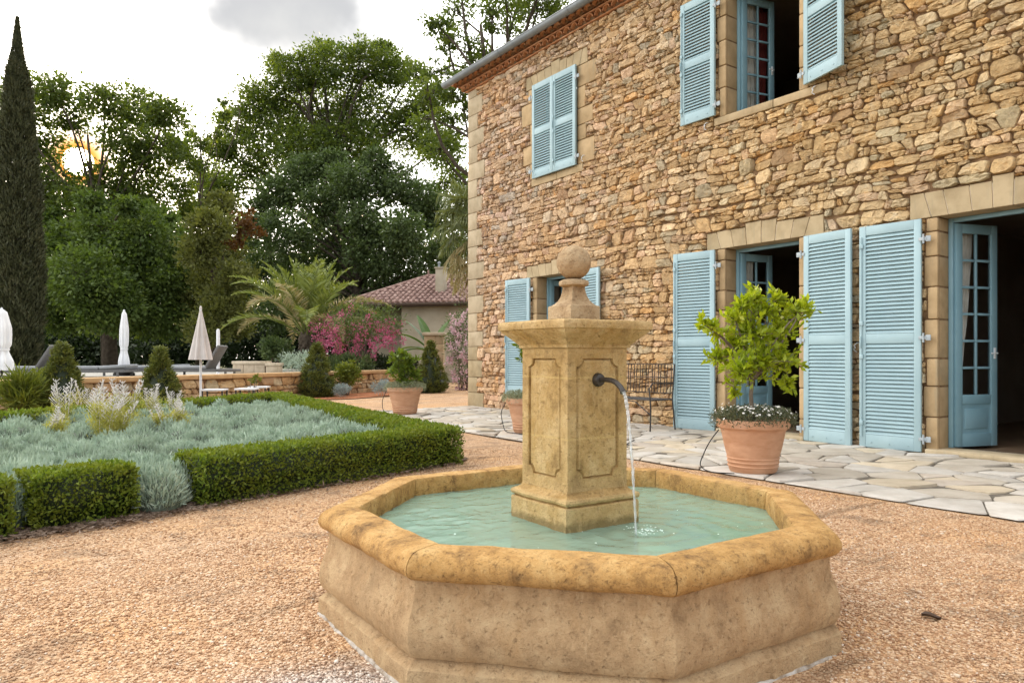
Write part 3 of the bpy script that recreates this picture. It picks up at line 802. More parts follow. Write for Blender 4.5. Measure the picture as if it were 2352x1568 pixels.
# corner quoins
z = 0.0; k = 0
while z < ZT - 0.05:
    hh = min(rnd.uniform(0.29, 0.38), ZT - z)
    if ZT - z - hh < 0.15: hh = ZT - z
    ln = (0.56 if k % 2 == 0 else 0.32) * rnd.uniform(0.92, 1.08)
    blocks.append(('quoin', 13.0 - ln, z, 13.0, z + hh, 0.035, 0.30)); z += hh; k += 1
def lintel(y0, y1, z0, z1, oc, n):
    e = np.linspace(y0, y1, n + 1); e[1:-1] += np.array([rnd.uniform(-.02, .02) for _ in range(n - 1)])
    mid = (y0 + y1) / 2
    for i in range(n):
        top = z1 + (0.05 if abs((e[i] + e[i + 1]) / 2 - mid) < (y1 - y0) / n * 0.6 and n > 6 else 0) + rnd.uniform(-.012, .012)
        blocks.append((oc, e[i], z0, e[i + 1], top, 0.028, 0.26))
def jambs(y0, y1, z0, z1, oc, wide):
    for side in (0, 1):
        z = z0; k = side
        while z < z1 - 0.02:
            hh = min(rnd.uniform(0.26, 0.42), z1 - z)
            if z1 - z - hh < 0.14: hh = z1 - z
            wd = wide[k % 2] * rnd.uniform(0.85, 1.15)
            if side == 0: blocks.append((oc + 'x', y1, z, y1 + wd, z + hh, 0.026, 0.24))
            else: blocks.append((oc, y0 - wd, z, y0, z + hh, 0.026, 0.24))
            z += hh; k += 1
lintel(4.93, 6.70, 2.54, 2.775, 'lintel_a', 8); jambs(5.27, 6.385, 0.0, 2.54, 'jamb_a', (0.125, 0.14))
lintel(2.13, 3.92, 2.54, 2.815, 'lintel_b', 9); jambs(2.40, 3.63, 0.0, 2.54, 'jamb_b', (0.13, 0.145))
lintel(9.25, 10.94, 2.53, 2.755, 'lintel_c', 9); jambs(9.55, 10.64, 0.23, 2.53, 'jamb_c', (0.13, 0.15))
lintel(9.22, 10.96, 6.05, 6.30, 'lintel_d', 9); jambs(9.50, 10.66, 4.36, 6.05, 'jamb_d', (0.22, 0.44))
lintel(4.95, 6.68, 6.10, 6.34, 'lintel_e', 9); jambs(5.27, 6.37, 4.36, 6.10, 'jamb_e', (0.13, 0.15))
sills = [('sill_e', 4.88, 4.25, 5.62, 4.36, 0.045, 0.28), ('sill_e', 5.625, 4.25, 6.56, 4.36, 0.045, 0.28),
         ('sill_d', 9.35, 4.22, 10.05, 4.36, 0.03, 0.28), ('sill_d', 10.055, 4.22, 10.80, 4.36, 0.03, 0.28),
         ('sill_c', 9.40, 0.20, 10.80, 0.33, 0.04, 0.28)]
blocks += sills
rects = [(b[1] - 0.006, b[2] - 0.006, b[3] + 0.006, b[4] + 0.006) for b in blocks] + [(y0, z0 - 0.1 if z0 < 0.1 else z0, y1, z1) for y0, y1, z0, z1 in OPEN.values()]
# rubble facing
mb = MB()
rnd2 = random.Random(17)
for c in rubble_cells(Y0H, Y1H, 0.0, ZT, rnd2):
    c = exclude(c, rects)
    if not c or len(c) < 3: continue
    cx, cz = centroid(c)
    f = fbm((cx, cz, 3.0), 0.45, 3)
    tint = (1.0 + 0.06 * f, 1.0 - 0.02 * f, 1.0 - 0.16 * f)
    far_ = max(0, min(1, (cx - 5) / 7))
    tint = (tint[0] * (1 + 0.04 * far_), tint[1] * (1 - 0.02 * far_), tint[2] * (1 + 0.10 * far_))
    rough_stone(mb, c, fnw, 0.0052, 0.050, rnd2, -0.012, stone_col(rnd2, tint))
# backing wall with the openings cut out (front, back and reveal faces)
ys = sorted({Y0H, Y1H} | {v for o in OPEN.values() for v in o[:2]}); zs = sorted({0.0, ZT} | {v for o in OPEN.values() for v in o[2:]})
def is_open(i, j):
    if i < 0 or j < 0 or i >= len(ys) - 1 or j >= len(zs) - 1: return False
    y = (ys[i] + ys[i + 1]) / 2; z = (zs[j] + zs[j + 1]) / 2
    return any(a < y < b and c < z < d for a, b, c, d in OPEN.values())
mb.col = (1, 1, 1)
XB = WX + 0.5
for i in range(len(ys) - 1):
    for j in range(len(zs) - 1):
        a, b, c, d = ys[i], ys[i + 1], zs[j], zs[j + 1]
        if is_open(i, j):
            for (xa, xb, e) in ((WX + 0.01, WX + 0.238, 0.008), (WX + 0.238, XB, 0.0)):
                if not is_open(i - 1, j): mb.add([(xa, a - e, c), (xb, a - e, c), (xb, a - e, d), (xa, a - e, d)], [(0, 1, 2, 3)], 2 if e == 0 else 1)
                if not is_open(i + 1, j): mb.add([(xa, b + e, c), (xb, b + e, c), (xb, b + e, d), (xa, b + e, d)], [(0, 1, 2, 3)], 2 if e == 0 else 1)
                if not is_open(i, j - 1): mb.add([(xa, a, c - e), (xb, a, c - e), (xb, b, c - e), (xa, b, c - e)], [(0, 1, 2, 3)], 2 if e == 0 else 1)
                if not is_open(i, j + 1): mb.add([(xa, a, d + e), (xb, a, d + e), (xb, b, d + e), (xa, b, d + e)], [(0, 1, 2, 3)], 2 if e == 0 else 1)
        else:
            mb.add([(WX, a, c), (WX, b, c), (WX, b, d), (WX, a, d)], [(0, 1, 2, 3)], 1)
            mb.add([(XB, a, c), (XB, b, c), (XB, b, d), (XB, a, d)], [(0, 1, 2, 3)], 2)
# other outer walls
XE = 15.3
mb.add([(WX, Y1H, 0), (XE, Y1H, 0), (XE, Y1H, ZT), (WX, Y1H, ZT)], [(0, 1, 2, 3)], 1)
mb.add([(WX, Y0H, 0), (XE, Y0H, 0), (XE, Y0H, ZT), (WX, Y0H, ZT)], [(0, 1, 2, 3)], 1)
mb.add([(XE, Y0H, 0), (XE, Y1H, 0), (XE, Y1H, ZT), (XE, Y0H, ZT)], [(0, 1, 2, 3)], 1)
hp('wall', mb, [M['rubble_stone'], M['mortar'], M['room_plaster']], smooth=24, colattr=True)
# dressed blocks, one part per lintel, jamb pair, sill and the corner
parts = {}
for p, y0, z0, y1, z1, pr, dp in blocks:
    q = parts.setdefault(p, MB())
    k = rnd.uniform(0.86, 1.1)
    base = (0.43, 0.34, 0.215) if p.startswith('lintel') else (0.455, 0.345, 0.21)
    if p == 'quoin': base = (0.44, 0.36, 0.25) if z0 > 1.2 else (0.40, 0.32, 0.20)
    if p.startswith('jamb'): base = (0.46, 0.33, 0.19)
    q.col = tuple(c * k for c in base)
    g = 0.0035 if not p.startswith('lintel') else 0.003
    if p.startswith('lintel'):
        mine = [b_ for b_ in blocks if b_[0] == p]; cx_ = (mine[0][1] + mine[-1][3]) / 2
        f0 = 0 if y0 == mine[0][1] else (y0 - cx_) * 0.085; f1 = 0 if y1 == mine[-1][3] else (y1 - cx_) * 0.085
        q.prism([(y0 + g - f0 * .3, z0 + g), (y1 - g - f1 * .3, z0 + g), (y1 - g + f1, z1 - g), (y0 + g + f0, z1 - g)], -0.25, pr + rnd.uniform(0, .006), fnw, 0, 0.006)
        if y0 == mine[0][1]: q.col = (0.62, 0.55, 0.44); q.box((WX - pr + 0.006, mine[0][1] + .03, z0 + .012), (WX + 0.1, mine[-1][3] - .03, z1 - .03))
    elif p == 'quoin': q.box((WX - pr, y0 + g, z0 + g), (WX + dp, 13.0 + 0.035, z1 - g), 0, 0.012)
    else: q.box((WX - pr - rnd.uniform(0, .006), y0 + (g if not p.startswith('sill') else 0.002), z0 + g), (WX + dp, y1 - (g if not p.startswith('sill') else 0.002), z1 - g), 0, 0.018 if p.startswith('jamb') else 0.008)
for p, q in parts.items():
    hp(p.split('_')[0], q, M['dressed_stone'], smooth=35, colattr=True)
# thresholds
for (y0, y1) in ((5.285, 6.37), (2.415, 3.615)):
    q = MB(); q.col = (0.50, 0.41, 0.28)
    q.box((WX - 0.10, y0 - 0.12, 0.02), (WX + 0.25, y1 + 0.12, 0.075), 0, 0.012)
    hp('threshold', q, M['dressed_stone'], smooth=35, colattr=True)
# rooms behind the openings
q = MB()
def room(y0, y1, z0, z1, x1):
    x0 = XB + 0.003
    q.add([(x0, y0, z0), (x1, y0, z0), (x1, y1, z0), (x0, y1, z0)], [(0, 1, 2, 3)], 1)
    q.add([(x0, y0, z1), (x1, y0, z1), (x1, y1, z1), (x0, y1, z1)], [(0, 1, 2, 3)], 0)
    q.add([(x1, y0, z0), (x1, y1, z0), (x1, y1, z1), (x1, y0, z1)], [(0, 1, 2, 3)], 0)
    for y in (y0, y1): q.add([(x0, y, z0), (x1, y, z0), (x1, y, z1), (x0, y, z1)], [(0, 1, 2, 3)], 0)
room(0.2, 4.6, 0.053, 2.9, 13.5); room(4.7, 8.6, 0.053, 2.9, 13.5); room(8.7, 12.5, 0.053, 2.9, 13.5)
room(4.2, 8.6, 3.3, 6.4, 12.5); room(8.7, 12.5, 3.3, 6.4, 12.5)
hp('interior', q, [M['room_plaster'], M['room_floor']])

# shutters
def shutter_mb(wd, ht, th=0.038):
    """hinge edge on local x=0, standing on z=0, outer face towards -y"""
    b = MB(); st = 0.072
    b.box((0, -th / 2, 0), (st, th / 2, ht), 0, 0.004); b.box((wd - st, -th / 2, 0), (wd, th / 2, ht), 0, 0.004)
    rails = ((0.0, 0.145), (ht * 0.49 - 0.055, ht * 0.49 + 0.055), (ht - 0.105, ht))
    for a, c in rails: b.box((st + 0.0005, -th / 2 + 0.003, a), (wd - st - 0.0005, th / 2 - 0.003, c), 0, 0.003)
    for (a, c) in ((rails[0][1], rails[1][0]), (rails[1][1], rails[2][0])):
        n = int((c - a) / 0.043); pz = (c - a) / n
        for i in range(n):
            zc = a + pz * (i + 0.5)
            b.box((-(wd - 2 * st) / 2 - 0.002, -0.0255, -0.004), ((wd - 2 * st) / 2 + 0.002, 0.0255, 0.004), 0, 0.0, Matrix.Rotation(R_(52), 3, 'X'), (wd / 2, 0.0, zc))
    # bolt heads along the bottom rail and the long shutter bar
    for x in (0.2, 0.5, 0.8): b.box((wd * x - 0.008, -th / 2 - 0.004, 0.05), (wd * x + 0.008, -th / 2 + 0.004, 0.066), 0, 0.003)
    return b
def strap_mb(wd):
    b = MB()
    b.box((-0.055, -0.028, -0.018), (0.02, -0.0205, 0.018), 0, 0.002); b.tube([(-0.03, -0.03, -0.05), (-0.03, -0.03, 0.05)], 0.010, 8)
    b.box((-0.10, -0.024, -0.03), (-0.05, -0.012, 0.03), 0, 0.003)
    return b
def put_shutter(yh, z0, ht, wd, phi, left, bar=True, xoff=0.088):
    """left: opens towards +Y"""
    sgn = 1 if left else -1
    dx, dy = -math.sin(phi), sgn * math.cos(phi)
    X = Vector((dx, dy, 0)); Zv = Vector((0, 0, 1)); Yv = Zv.cross(X)
    if Yv.x < 0: Yv = -Yv            # local +y must look into the wall
    m = Matrix(((X.x, Yv.x, 0), (X.y, Yv.y, 0), (0, 0, 1)))
    org = Vector((WX - xoff, yh, z0))
    def place(b):
        b.v = [tuple(m @ Vector(p) + org) for p in b.v]; return b
    s = hp('shutter', place(shutter_mb(wd, ht)), M['blue_paint'], smooth=30)
    hs = [0.14, ht - 0.22] + ([ht * 0.49] if ht > 2 else [])
    for hz in hs:
        b = strap_mb(wd); b.v = [(p[0], p[1], p[2] + hz) for p in b.v]
        hp('hinge', place(b), M['hinge_metal'], s, smooth=30).parent = s
    if bar:
        b = MB(); b.tube([(wd - 0.03, -0.03, 0.12), (wd - 0.03, -0.03, ht - 0.12)], 0.007, 6)
        for f in (0.1, 0.4, 0.55, 0.9): b.box((wd - 0.05, -0.042, ht * f), (wd - 0.01, -0.018, ht * f + 0.05), 0, 0.003)
        b.box((wd - 0.036, -0.06, ht * 0.45), (wd - 0.024, -0.03, ht * 0.45 + 0.12), 0, 0.003)
        hp('bar', place(b), M['blue_paint'], s, smooth=40).parent = s
    return s
put_shutter(6.51, 0.035, 2.495, 0.66, R_(9), True)
put_shutter(5.15, 0.035, 2.495, 0.64, R_(6), False, False)
put_shutter(3.77, 0.035, 2.495, 0.66, R_(3), True)
put_shutter(2.26, 0.035, 2.495, 0.66, R_(3), False)
put_shutter(10.77, 0.345, 2.18, 0.66, R_(8), True)
put_shutter(9.42, 0.345, 2.18, 0.62, R_(5), False, False)
put_shutter(6.51, 4.385, 1.735, 0.60, R_(0.6), True)
put_shutter(5.15, 4.385, 1.735, 0.64, R_(18), False, False)
# closed pair at the far upper window: hinge edges at the jambs, meeting in the middle
put_shutter(10.69, 4.345, 1.72, 0.612, R_(0.6), False, False, 0.085)
put_shutter(9.46, 4.345, 1.72, 0.612, R_(0.6), True, True, 0.085)

# french windows opening inwards
def leaf_mb(wd, ht, rows, panel):
    fr = MB(); gl = MB(); st = 0.085; th = 0.045
    fr.box((0, -th / 2, 0), (st, th / 2, ht), 0, 0.004); fr.box((wd - st, -th / 2, 0), (wd, th / 2, ht), 0, 0.004)
    z0 = panel if panel else 0.12
    fr.box((st + .0005, -th / 2 + .002, ht - 0.10), (wd - st - .0005, th / 2 - .002, ht), 0, 0.003)
    if panel:
        fr.box((st + .0005, -th / 2 + .002, 0), (wd - st - .0005, th / 2 - .002, 0.14), 0, 0.003)
        fr.box((st + .0005, -th / 2 + .002, panel - 0.10), (wd - st - .0005, th / 2 - .002, panel), 0, 0.003)
        fr.box((st + .0005, -0.008, 0.14), (wd - st - .0005, 0.008, panel - 0.10), 0, 0)
        fr.box((st + .045, -0.019, 0.19), (wd - st - .045, 0.019, panel - 0.15), 0, 0.008)
    else: fr.box((st + .0005, -th / 2 + .002, 0), (wd - st - .0005, th / 2 - .002, 0.12), 0, 0.003)
    z1 = ht - 0.10
    fr.box((wd / 2 - 0.014, -0.014, z0), (wd / 2 + 0.014, 0.014, z1), 0, 0.004)
    for i in range(1, rows):
        zz = z0 + (z1 - z0) * i / rows
        for a, c in ((st, wd / 2 - 0.0145), (wd / 2 + 0.0145, wd - st)): fr.box((a + .0005, -0.012, zz - 0.013), (c - .0005, 0.012, zz + 0.013), 0, 0.003)
    gl.add([(st, 0.0, z0), (wd - st, 0.0, z0), (wd - st, 0.0, z1), (st, 0.0, z1)], [(0, 1, 2, 3)])
    return fr, gl
def put_leaf(name, yh, z0, ht, wd, theta, left, rows, panel, xh=WX + 0.24, lock=True):
    sgn = -1 if left else 1
    X = Vector((math.sin(theta), sgn * math.cos(theta), 0)); Yv = Vector((0, 0, 1)).cross(X)
    m = Matrix(((X.x, Yv.x, 0), (X.y, Yv.y, 0), (0, 0, 1))); org = Vector((xh, yh, z0))
    fr, gl = leaf_mb(wd, ht, rows, panel)
    def place(b):
        b.v = [tuple(m @ Vector(p) + org) for p in b.v]; return b
    s = hp(name, place(fr), M['teal_paint'], smooth=30)
    g = hp('pane', place(gl), M['window_glass'], s); g.parent = s
    if lock:
        b = MB(); b.tube([(wd - 0.04, -0.024, ht * 0.42), (wd - 0.04, -0.06, ht * 0.42), (wd - 0.13, -0.065, ht * 0.42)], 0.008, 6)
        b.box((wd - 0.055, -0.03, ht * 0.42 - 0.06), (wd - 0.025, -0.022, ht * 0.42 + 0.06), 0, 0.003)
        hp('handle', place(b), M['white_metal'], s, smooth=40).parent = s
    return m, org
def frame(name, y0, y1, z0, z1):
    b = MB(); x0, x1 = WX + 0.205, WX + 0.265; t = 0.045
    b.box((x0, y0, z0), (x1, y0 + t, z1), 0, 0.004); b.box((x0, y1 - t, z0), (x1, y1, z1), 0, 0.004)
    b.box((x0 + .001, y0 + t + .0005, z1 - t), (x1 - .001, y1 - t - .0005, z1), 0, 0.004)
    return hp(name, b, M['teal_paint'], smooth=30)
frame('door_frame', 5.27, 6.385, 0.077, 2.54); frame('door_frame', 2.40, 3.63, 0.077, 2.54)
frame('window_frame', 9.55, 10.64, 0.335, 2.53); frame('window_frame', 5.27, 6.37, 4.365, 6.10); frame('window_frame', 9.50, 10.66, 4.365, 6.05)
LEAF = {}
LEAF['mid'] = put_leaf('french_door', 6.335, 0.085, 2.40, 0.56, R_(79), True, 6, 0.56)
put_leaf('french_door', 5.32, 0.085, 2.40, 0.52, R_(88), False, 6, 0.56)
LEAF['near'] = put_leaf('french_door', 3.58, 0.085, 2.40, 0.57, R_(71), True, 6, 0.56)
put_leaf('french_door', 2.45, 0.085, 2.40, 0.57, R_(88), False, 6, 0.56)
LEAF['up'] = put_leaf('casement', 6.32, 4.375, 1.68, 0.56, R_(77), True, 6, 0.0)
put_leaf('casement', 5.32, 4.375, 1.68, 0.52, R_(88), False, 6, 0.0)
put_leaf('casement', 10.59, 0.345, 2.14, 0.52, R_(80), True, 6, 0.0)
put_leaf('casement', 9.60, 0.345, 2.14, 0.52, R_(88), False, 6, 0.0)
put_leaf('casement', 10.61, 4.375, 1.63, 0.52, R_(4), True, 6, 0.0, WX + 0.24, False)
put_leaf('casement', 9.55, 4.375, 1.63, 0.52, R_(4), False, 6, 0.0, WX + 0.24, False)
# curtains hanging just behind the opened leaves
def curtain(mo, x0, x1, xb, z0, z1, off, label, mat):
    m, org = mo; b = MB(); nx, nz = 36, 14
    for j in range(nz + 1):
        f = j / nz; xr = x1 + (xb - x1) * (1 - f) ** 1.6
        for i in range(nx + 1):
            x = x0 + (xr - x0) * i / nx
            y = off + 0.018 * math.sin(i / nx * 26) * (0.6 + 0.4 * f) + 0.004 * math.sin(j * 1.3 + i)
            b.v.append(tuple(m @ Vector((x, y, z0 + (z1 - z0) * f)) + org))
    for j in range(nz):
        for i in range(nx):
            a = j * (nx + 1) + i; b.f.append((a, a + 1, a + nx + 2, a + nx + 1)); b.mi.append(0)
    b.cols = [(1, 1, 1)] * len(b.f)
    o = b.build('curtain', mat, smooth=180)
    md = o.modifiers.new('cloth', 'SOLIDIFY'); md.thickness = 0.004
    return tag(o, label, 'curtain')
curtain(LEAF['near'], 0.06, 0.33, 0.12, 0.45, 2.40, 0.075, 'cream curtain behind the open glazed door at the right edge', M['curtain_cloth'])
curtain(LEAF['mid'], 0.06, 0.30, 0.20, 0.45, 2.40, 0.075, 'cream curtain behind the open glazed door behind the lemon tree', M['curtain_cloth'])
curtain(LEAF['up'], 0.06, 0.36, 0.40, 0.02, 1.66, 0.075, 'pale curtain behind the open upstairs casement', M['curtain_cloth'])
curtain(LEAF['up'], 0.37, 0.56, 0.50, 0.02, 1.66, 0.11, 'dark red curtain edge beside the pale upstairs curtain', M['red_cloth'])

# cornice of two rows of canal tiles, gutter, roof
b = MB()
def arch_row(z, proj, rad=0.082, pitch=0.2):
    nrow = int((Y1H - Y0H + 1.0) / pitch)
    for i in range(nrow + 1):
        y = Y1H + proj - 0.11 - i * pitch
        if y < Y0H - 0.4: break
        seg = 8; r0, r1 = rad, rad - 0.016
        vs = []
        for x in (WX - proj, WX + 0.02):
            for rr in (r0, r1):
                for k_ in range(seg + 1):
                    a = PI * k_ / seg; vs.append((x, y + rr * math.cos(a), z + rr * math.sin(a)))
        n = seg + 1; fs = []
        for k_ in range(seg):
            fs.append((k_, k_ + 1, n + k_ + 1, n + k_)); fs.append((k_, k_ + 1, 2 * n + k_ + 1, 2 * n + k_)); fs.append((n + k_, n + k_ + 1, 3 * n + k_ + 1, 3 * n + k_))
        b.add(vs, fs)
    # mortar back plate behind the hollows
    b.add([(WX - proj + 0.07, Y0H - .3, z), (WX - proj + 0.07, Y1H + proj - .05, z), (WX - proj + 0.07, Y1H + proj - .05, z + rad), (WX - proj + 0.07, Y0H - .3, z + rad)], [(0, 1, 2, 3)], 1)
    b.box((WX - proj - 0.012, Y0H - 0.4, z + rad + 0.001), (WX + 0.02, Y1H + proj + 0.012, z + rad + 0.022), 0, 0.003)
b.box((WX - 0.075, Y0H - 0.2, ZT), (WX + 0.02, Y1H + 0.075, ZT + 0.022), 0, 0.003)
arch_row(ZT + 0.023, 0.15); arch_row(ZT + 0.129, 0.27)
hp('cornice', b, [M['terracotta_tile'], M['mortar']], smooth=40)
b = MB(); gx, gz, gr = WX - 0.345, ZT + 0.235, 0.082
seg = 10; ysn = np.linspace(Y0H - 0.4, Y1H + 0.50, 30)
vs = []; fs = []
for y in ysn:
    for rr in (gr, gr - 0.006):
        for k_ in range(seg + 1):
            a = PI + PI * k_ / seg; vs.append((gx + rr * math.cos(a), y, gz + rr * math.sin(a)))
n2 = 2 * (seg + 1)
for i in range(len(ysn) - 1):
    for q_ in range(2):
        for k_ in range(seg):
            a = i * n2 + q_ * (seg + 1) + k_; fs.append((a, a + 1, a + 1 + n2, a + n2))
e = (len(ysn) - 1) * n2
fs.append(tuple(range(seg + 1))); fs.append(tuple(e + k_ for k_ in range(seg + 1)))
b.add(vs, fs)
b.tube([(gx - gr, Y0H - 0.4, gz + 0.003), (gx - gr, Y1H + 0.50, gz + 0.003)], 0.010, 8)
for y in np.arange(Y0H, Y1H + 0.3, 2.05): b.tube([(gx + (gr + .003) * math.cos(PI + PI * t / 8), y, gz + (gr + .003) * math.sin(PI + PI * t / 8)) for t in range(9)], 0.006, 6)
hp('gutter', b, M['zinc'], smooth=50)
b = MB()
ex0, ex1, ey0, ey1, ez = WX - 0.33, XE + 0.35, Y0H - 0.4, Y1H + 0.42, ZT + 0.245
rx, rz = (ex0 + ex1) / 2, ZT + 2.2
hy = 3.6
b.add([(ex0, ey0, ez), (ex0, ey1, ez), (ex1, ey1, ez), (ex1, ey0, ez), (rx, ey0 + hy, rz), (rx, ey1 - hy, rz)],
      [(0, 1, 5, 4), (1, 2, 5), (2, 3, 4, 5), (3, 0, 4), (0, 1, 2, 3)])
b.box((ex0 + 0.02, ey0, ez - 0.03), (ex1, ey1, ez - 0.004))
hp('roof', b, M['terracotta_tile'])

# ------------------------------------------------------------------ the fountain
FROT = R_(-1.7)
FZ_W = 0.343
FOUNT = empty('fountain', (FC.x, FC.y, 0), FROT, 'octagonal ochre stone fountain with a square pillar and water spout', 'fountain')
def worn(amp, sc):
    return lambda p: p + Vector((fbm(p, sc, 3), fbm(p + Vector((7, 3, 1)), sc, 3), fbm(p + Vector((1, 9, 4)), sc, 3))) * amp
S8 = PI / 8
b = MB()
prof = [(1.0, -0.03), (1.003, 0.0), (1.0, 0.066), (0.992, 0.074), (0.972, 0.088), (0.968, 0.094)]
prof += [(0.982, 0.100), (0.995, 0.125), (1.0, 0.160), (0.997, 0.195), (0.988, 0.225), (0.975, 0.255), (0.966, 0.285), (0.962, 0.310), (0.964, 0.332), (0.968, 0.350), (0.968, 0.365)]
b.ngon_sweep(prof, 8, 26, 0, 0, 0, worn(0.006, 5))
b.ngon_sweep([(0.86, 0.345), (0.852, 0.30), (0.85, 0.05)], 8, 4, 0, 1)
b.add([(0.92 * math.cos(S8 + PI / 4 * k), 0.92 * math.sin(S8 + PI / 4 * k), 0.05) for k in range(8)], [tuple(range(8))], 1)
b.ngon_sweep([(1.0, 0.007), (1.006, 0.005), (1.010, 0.0), (1.012, -0.014)], 8, 40, 0, 2, 0, worn(0.008, 12))
b.build('basin', [M['fountain_body'], M['basin_lining'], M['lime_mortar']], FOUNT, smooth=28)
b = MB()
rp = [(0.853, 0.335), (0.850, 0.350), (0.850, 0.418), (0.856, 0.429), (0.875, 0.4325), (0.93, 0.432), (0.958, 0.429), (0.978, 0.422), (0.994, 0.409), (1.004, 0.391), (1.005, 0.374), (0.997, 0.357), (0.984, 0.345), (0.965, 0.338), (0.90, 0.336)]
b.ngon_sweep(rp, 8, 30, 0, 0, 0.0018, worn(0.0045, 7), True)
b.build('rim', M['fountain_rim'], FOUNT, smooth=40)
# water: a rippled sheet, waves running out from where the jet lands
WJ = Vector((0.105, -0.345))       # where the jet meets the water, fountain axes
b = MB(); nw = 170; hw = 0.94; tn = math.tan(S8)
idx = {}
def inoct(x, y, ap): return max(abs(x), abs(y)) <= ap and (abs(x) + abs(y)) <= ap * math.sqrt(2)
rw = random.Random(2)
for j in range(nw + 1):
    for i in range(nw + 1):
        x = -hw + 2 * hw * i / nw; y = -hw + 2 * hw * j / nw
        r = math.hypot(x - WJ.x, y - WJ.y)
        zz = 0.0035 * math.sin(r * 62 + 1.5 * fbm((x, y, 2), 6, 2)) * math.exp(-r * 4.5) + 0.006 * math.exp(-(r / 0.05) ** 2) * rw.uniform(-1, 1.4)
        zz += 0.0026 * fbm((x * 1.0, y * 1.6, 0), 9, 3) + 0.003 * fbm((x, y, 5), 3.2, 2) + 0.0045 * fbm((x, y * 1.4, 9), 16, 3) * math.exp(-((x + 0.42) ** 2 + (y - 0.22) ** 2) / 0.06)
        idx[(i, j)] = len(b.v); b.v.append((x, y, FZ_W + zz))
for j in range(nw):
    for i in range(nw):
        x = -hw + 2 * hw * (i + .5) / nw; y = -hw + 2 * hw * (j + .5) / nw
        if inoct(x, y, 0.868) and not (abs(x) < 0.18 and abs(y) < 0.18): b.f.append((idx[(i, j)], idx[(i + 1, j)], idx[(i + 1, j + 1)], idx[(i, j + 1)])); b.mi.append(0)
b.cols = [(1, 1, 1)] * len(b.f)
b.build('water', M['fountain_water'], FOUNT, smooth=180)
# bubbles and foam where the jet falls
b = MB()
rf = random.Random(8)
def flake(mb_, x, y, r, z):
    n = 7; a0 = rf.uniform(0, 6)
    mb_.add([(x, y, z + r * 0.35)] + [(x + r * rf.uniform(.7, 1.2) * math.cos(a0 + 2 * PI * k / n), y + r * rf.uniform(.7, 1.2) * math.sin(a0 + 2 * PI * k / n), z - 0.001) for k in range(n)], [(0, k + 1, (k + 1) % n + 1) for k in range(n)])
for i in range(90):
    a = rf.uniform(0, 2 * PI); r = abs(rf.gauss(0, 0.045)); flake(b, WJ.x + r * math.cos(a), WJ.y + r * math.sin(a), rf.uniform(0.0015, 0.005) * (1.6 if r < .03 else 1), FZ_W + 0.004)
for i in range(22):
    x = rf.uniform(-0.75, 0.75); y = rf.uniform(-0.75, 0.75)
    if inoct(x, y, 0.8) and max(abs(x), abs(y)) > 0.21: flake(b, x, y, rf.uniform(0.002, 0.005), FZ_W + 0.003)
tag(b.build('foam', M['foam'], FOUNT, smooth=180), kind='stuff')
# pillar
PILLAR = MB()
sq = PI / 4
def sq_sweep(mb_, prof, mi=0, seg=8, jit=None, gap=0): mb_.ngon_sweep(prof, 4, seg, 0, mi, gap, jit)
b = MB()
sq_sweep(b, [(0.198, 0.06), (0.198, 0.432), (0.195, 0.438), (0.186, 0.440), (0.188, 0.443), (0.198, 0.449), (0.2015, 0.459), (0.198, 0.469), (0.186, 0.475), (0.176, 0.479), (0.166, 0.486), (0.162, 0.495)], 0, 10, worn(0.003, 8))
col_o = None
# shaft faces with recessed notched panels
sh, z0s, z1s = 0.162, 0.494, 1.092
def panel_face(mb_, k):
    a = PI / 2 * k; nx, ny = math.cos(a), math.sin(a); tx, ty = -ny, nx
    P = lambda t, z, d: (nx * (sh - d) + tx * t, ny * (sh - d) + ty * t, z)
    pw, pz0, pz1, nr = 0.116, 0.545, 1.045, 0.034
    out_ = []
    for cx_, cz_, a0 in ((-pw, pz0, 90), (pw, pz0, 180), (pw, pz1, 270), (-pw, pz1, 0)):
        steps = [a0 - 90 * i / 4 for i in range(5)]
        sx = 1 if cx_ > 0 else -1; sz = 1 if cz_ > 0.8 else -1
        # little square nick then concave quarter round
        arc = [(cx_ - sx * nr * abs(math.cos(R_(t_))), cz_ - sz * nr * abs(math.sin(R_(t_)))) for t_ in np.linspace(0, 90, 6)]
        if (sx, sz) == (-1, -1): arc = arc[::-1]; arc = [(x, z) for x, z in arc]
        if (sx, sz) == (1, 1): arc = arc[::-1]
        out_.append(arc)
    loop = [p for arc in out_ for p in arc]
    # order corners counter-clockwise starting lower left
    loop = sorted(loop, key=lambda p: math.atan2((p[1] - 0.795) / 0.25, p[0] / 0.116))
    bm = bmesh.new()
    outer = [(-sh, z0s), (sh, z0s), (sh, z1s), (-sh, z1s)]
    vo = [bm.verts.new(P(x, z, 0)) for x, z in outer]; vi = [bm.verts.new(P(x, z, 0)) for x, z in loop]
    ed = [bm.edges.new((vo[i], vo[(i + 1) % 4])) for i in range(4)] + [bm.edges.new((vi[i], vi[(i + 1) % len(vi)])) for i in range(len(vi))]
    bmesh.ops.triangle_fill(bm, use_beauty=True, use_dissolve=False, edges=ed)
    bm.verts.index_update()
    mb_.add([v_.co[:] for v_ in bm.verts], [[v_.index for v_ in f.verts] for f in bm.faces]); bm.free()
    n = len(loop); dd = 0.012
    ins = [(x * 0.945, 0.795 + (z - 0.795) * 0.986) for x, z in loop]
    vs = [P(x, z, 0) for x, z in loop] + [P(x * .985, 0.795 + (z - 0.795) * .997, dd) for x, z in loop] + [P(x, z, dd) for x, z in ins] + [P(x * .90, 0.795 + (z - .795) * .975, 0.003) for x, z in ins]
    fs = [(r * n + i, r * n + (i + 1) % n, (r + 1) * n + (i + 1) % n, (r + 1) * n + i) for r in range(3) for i in range(n)]
    fs.append(tuple(3 * n + i for i in range(n)))
    mb_.add(vs, fs)
for k in range(4): panel_face(b, k)
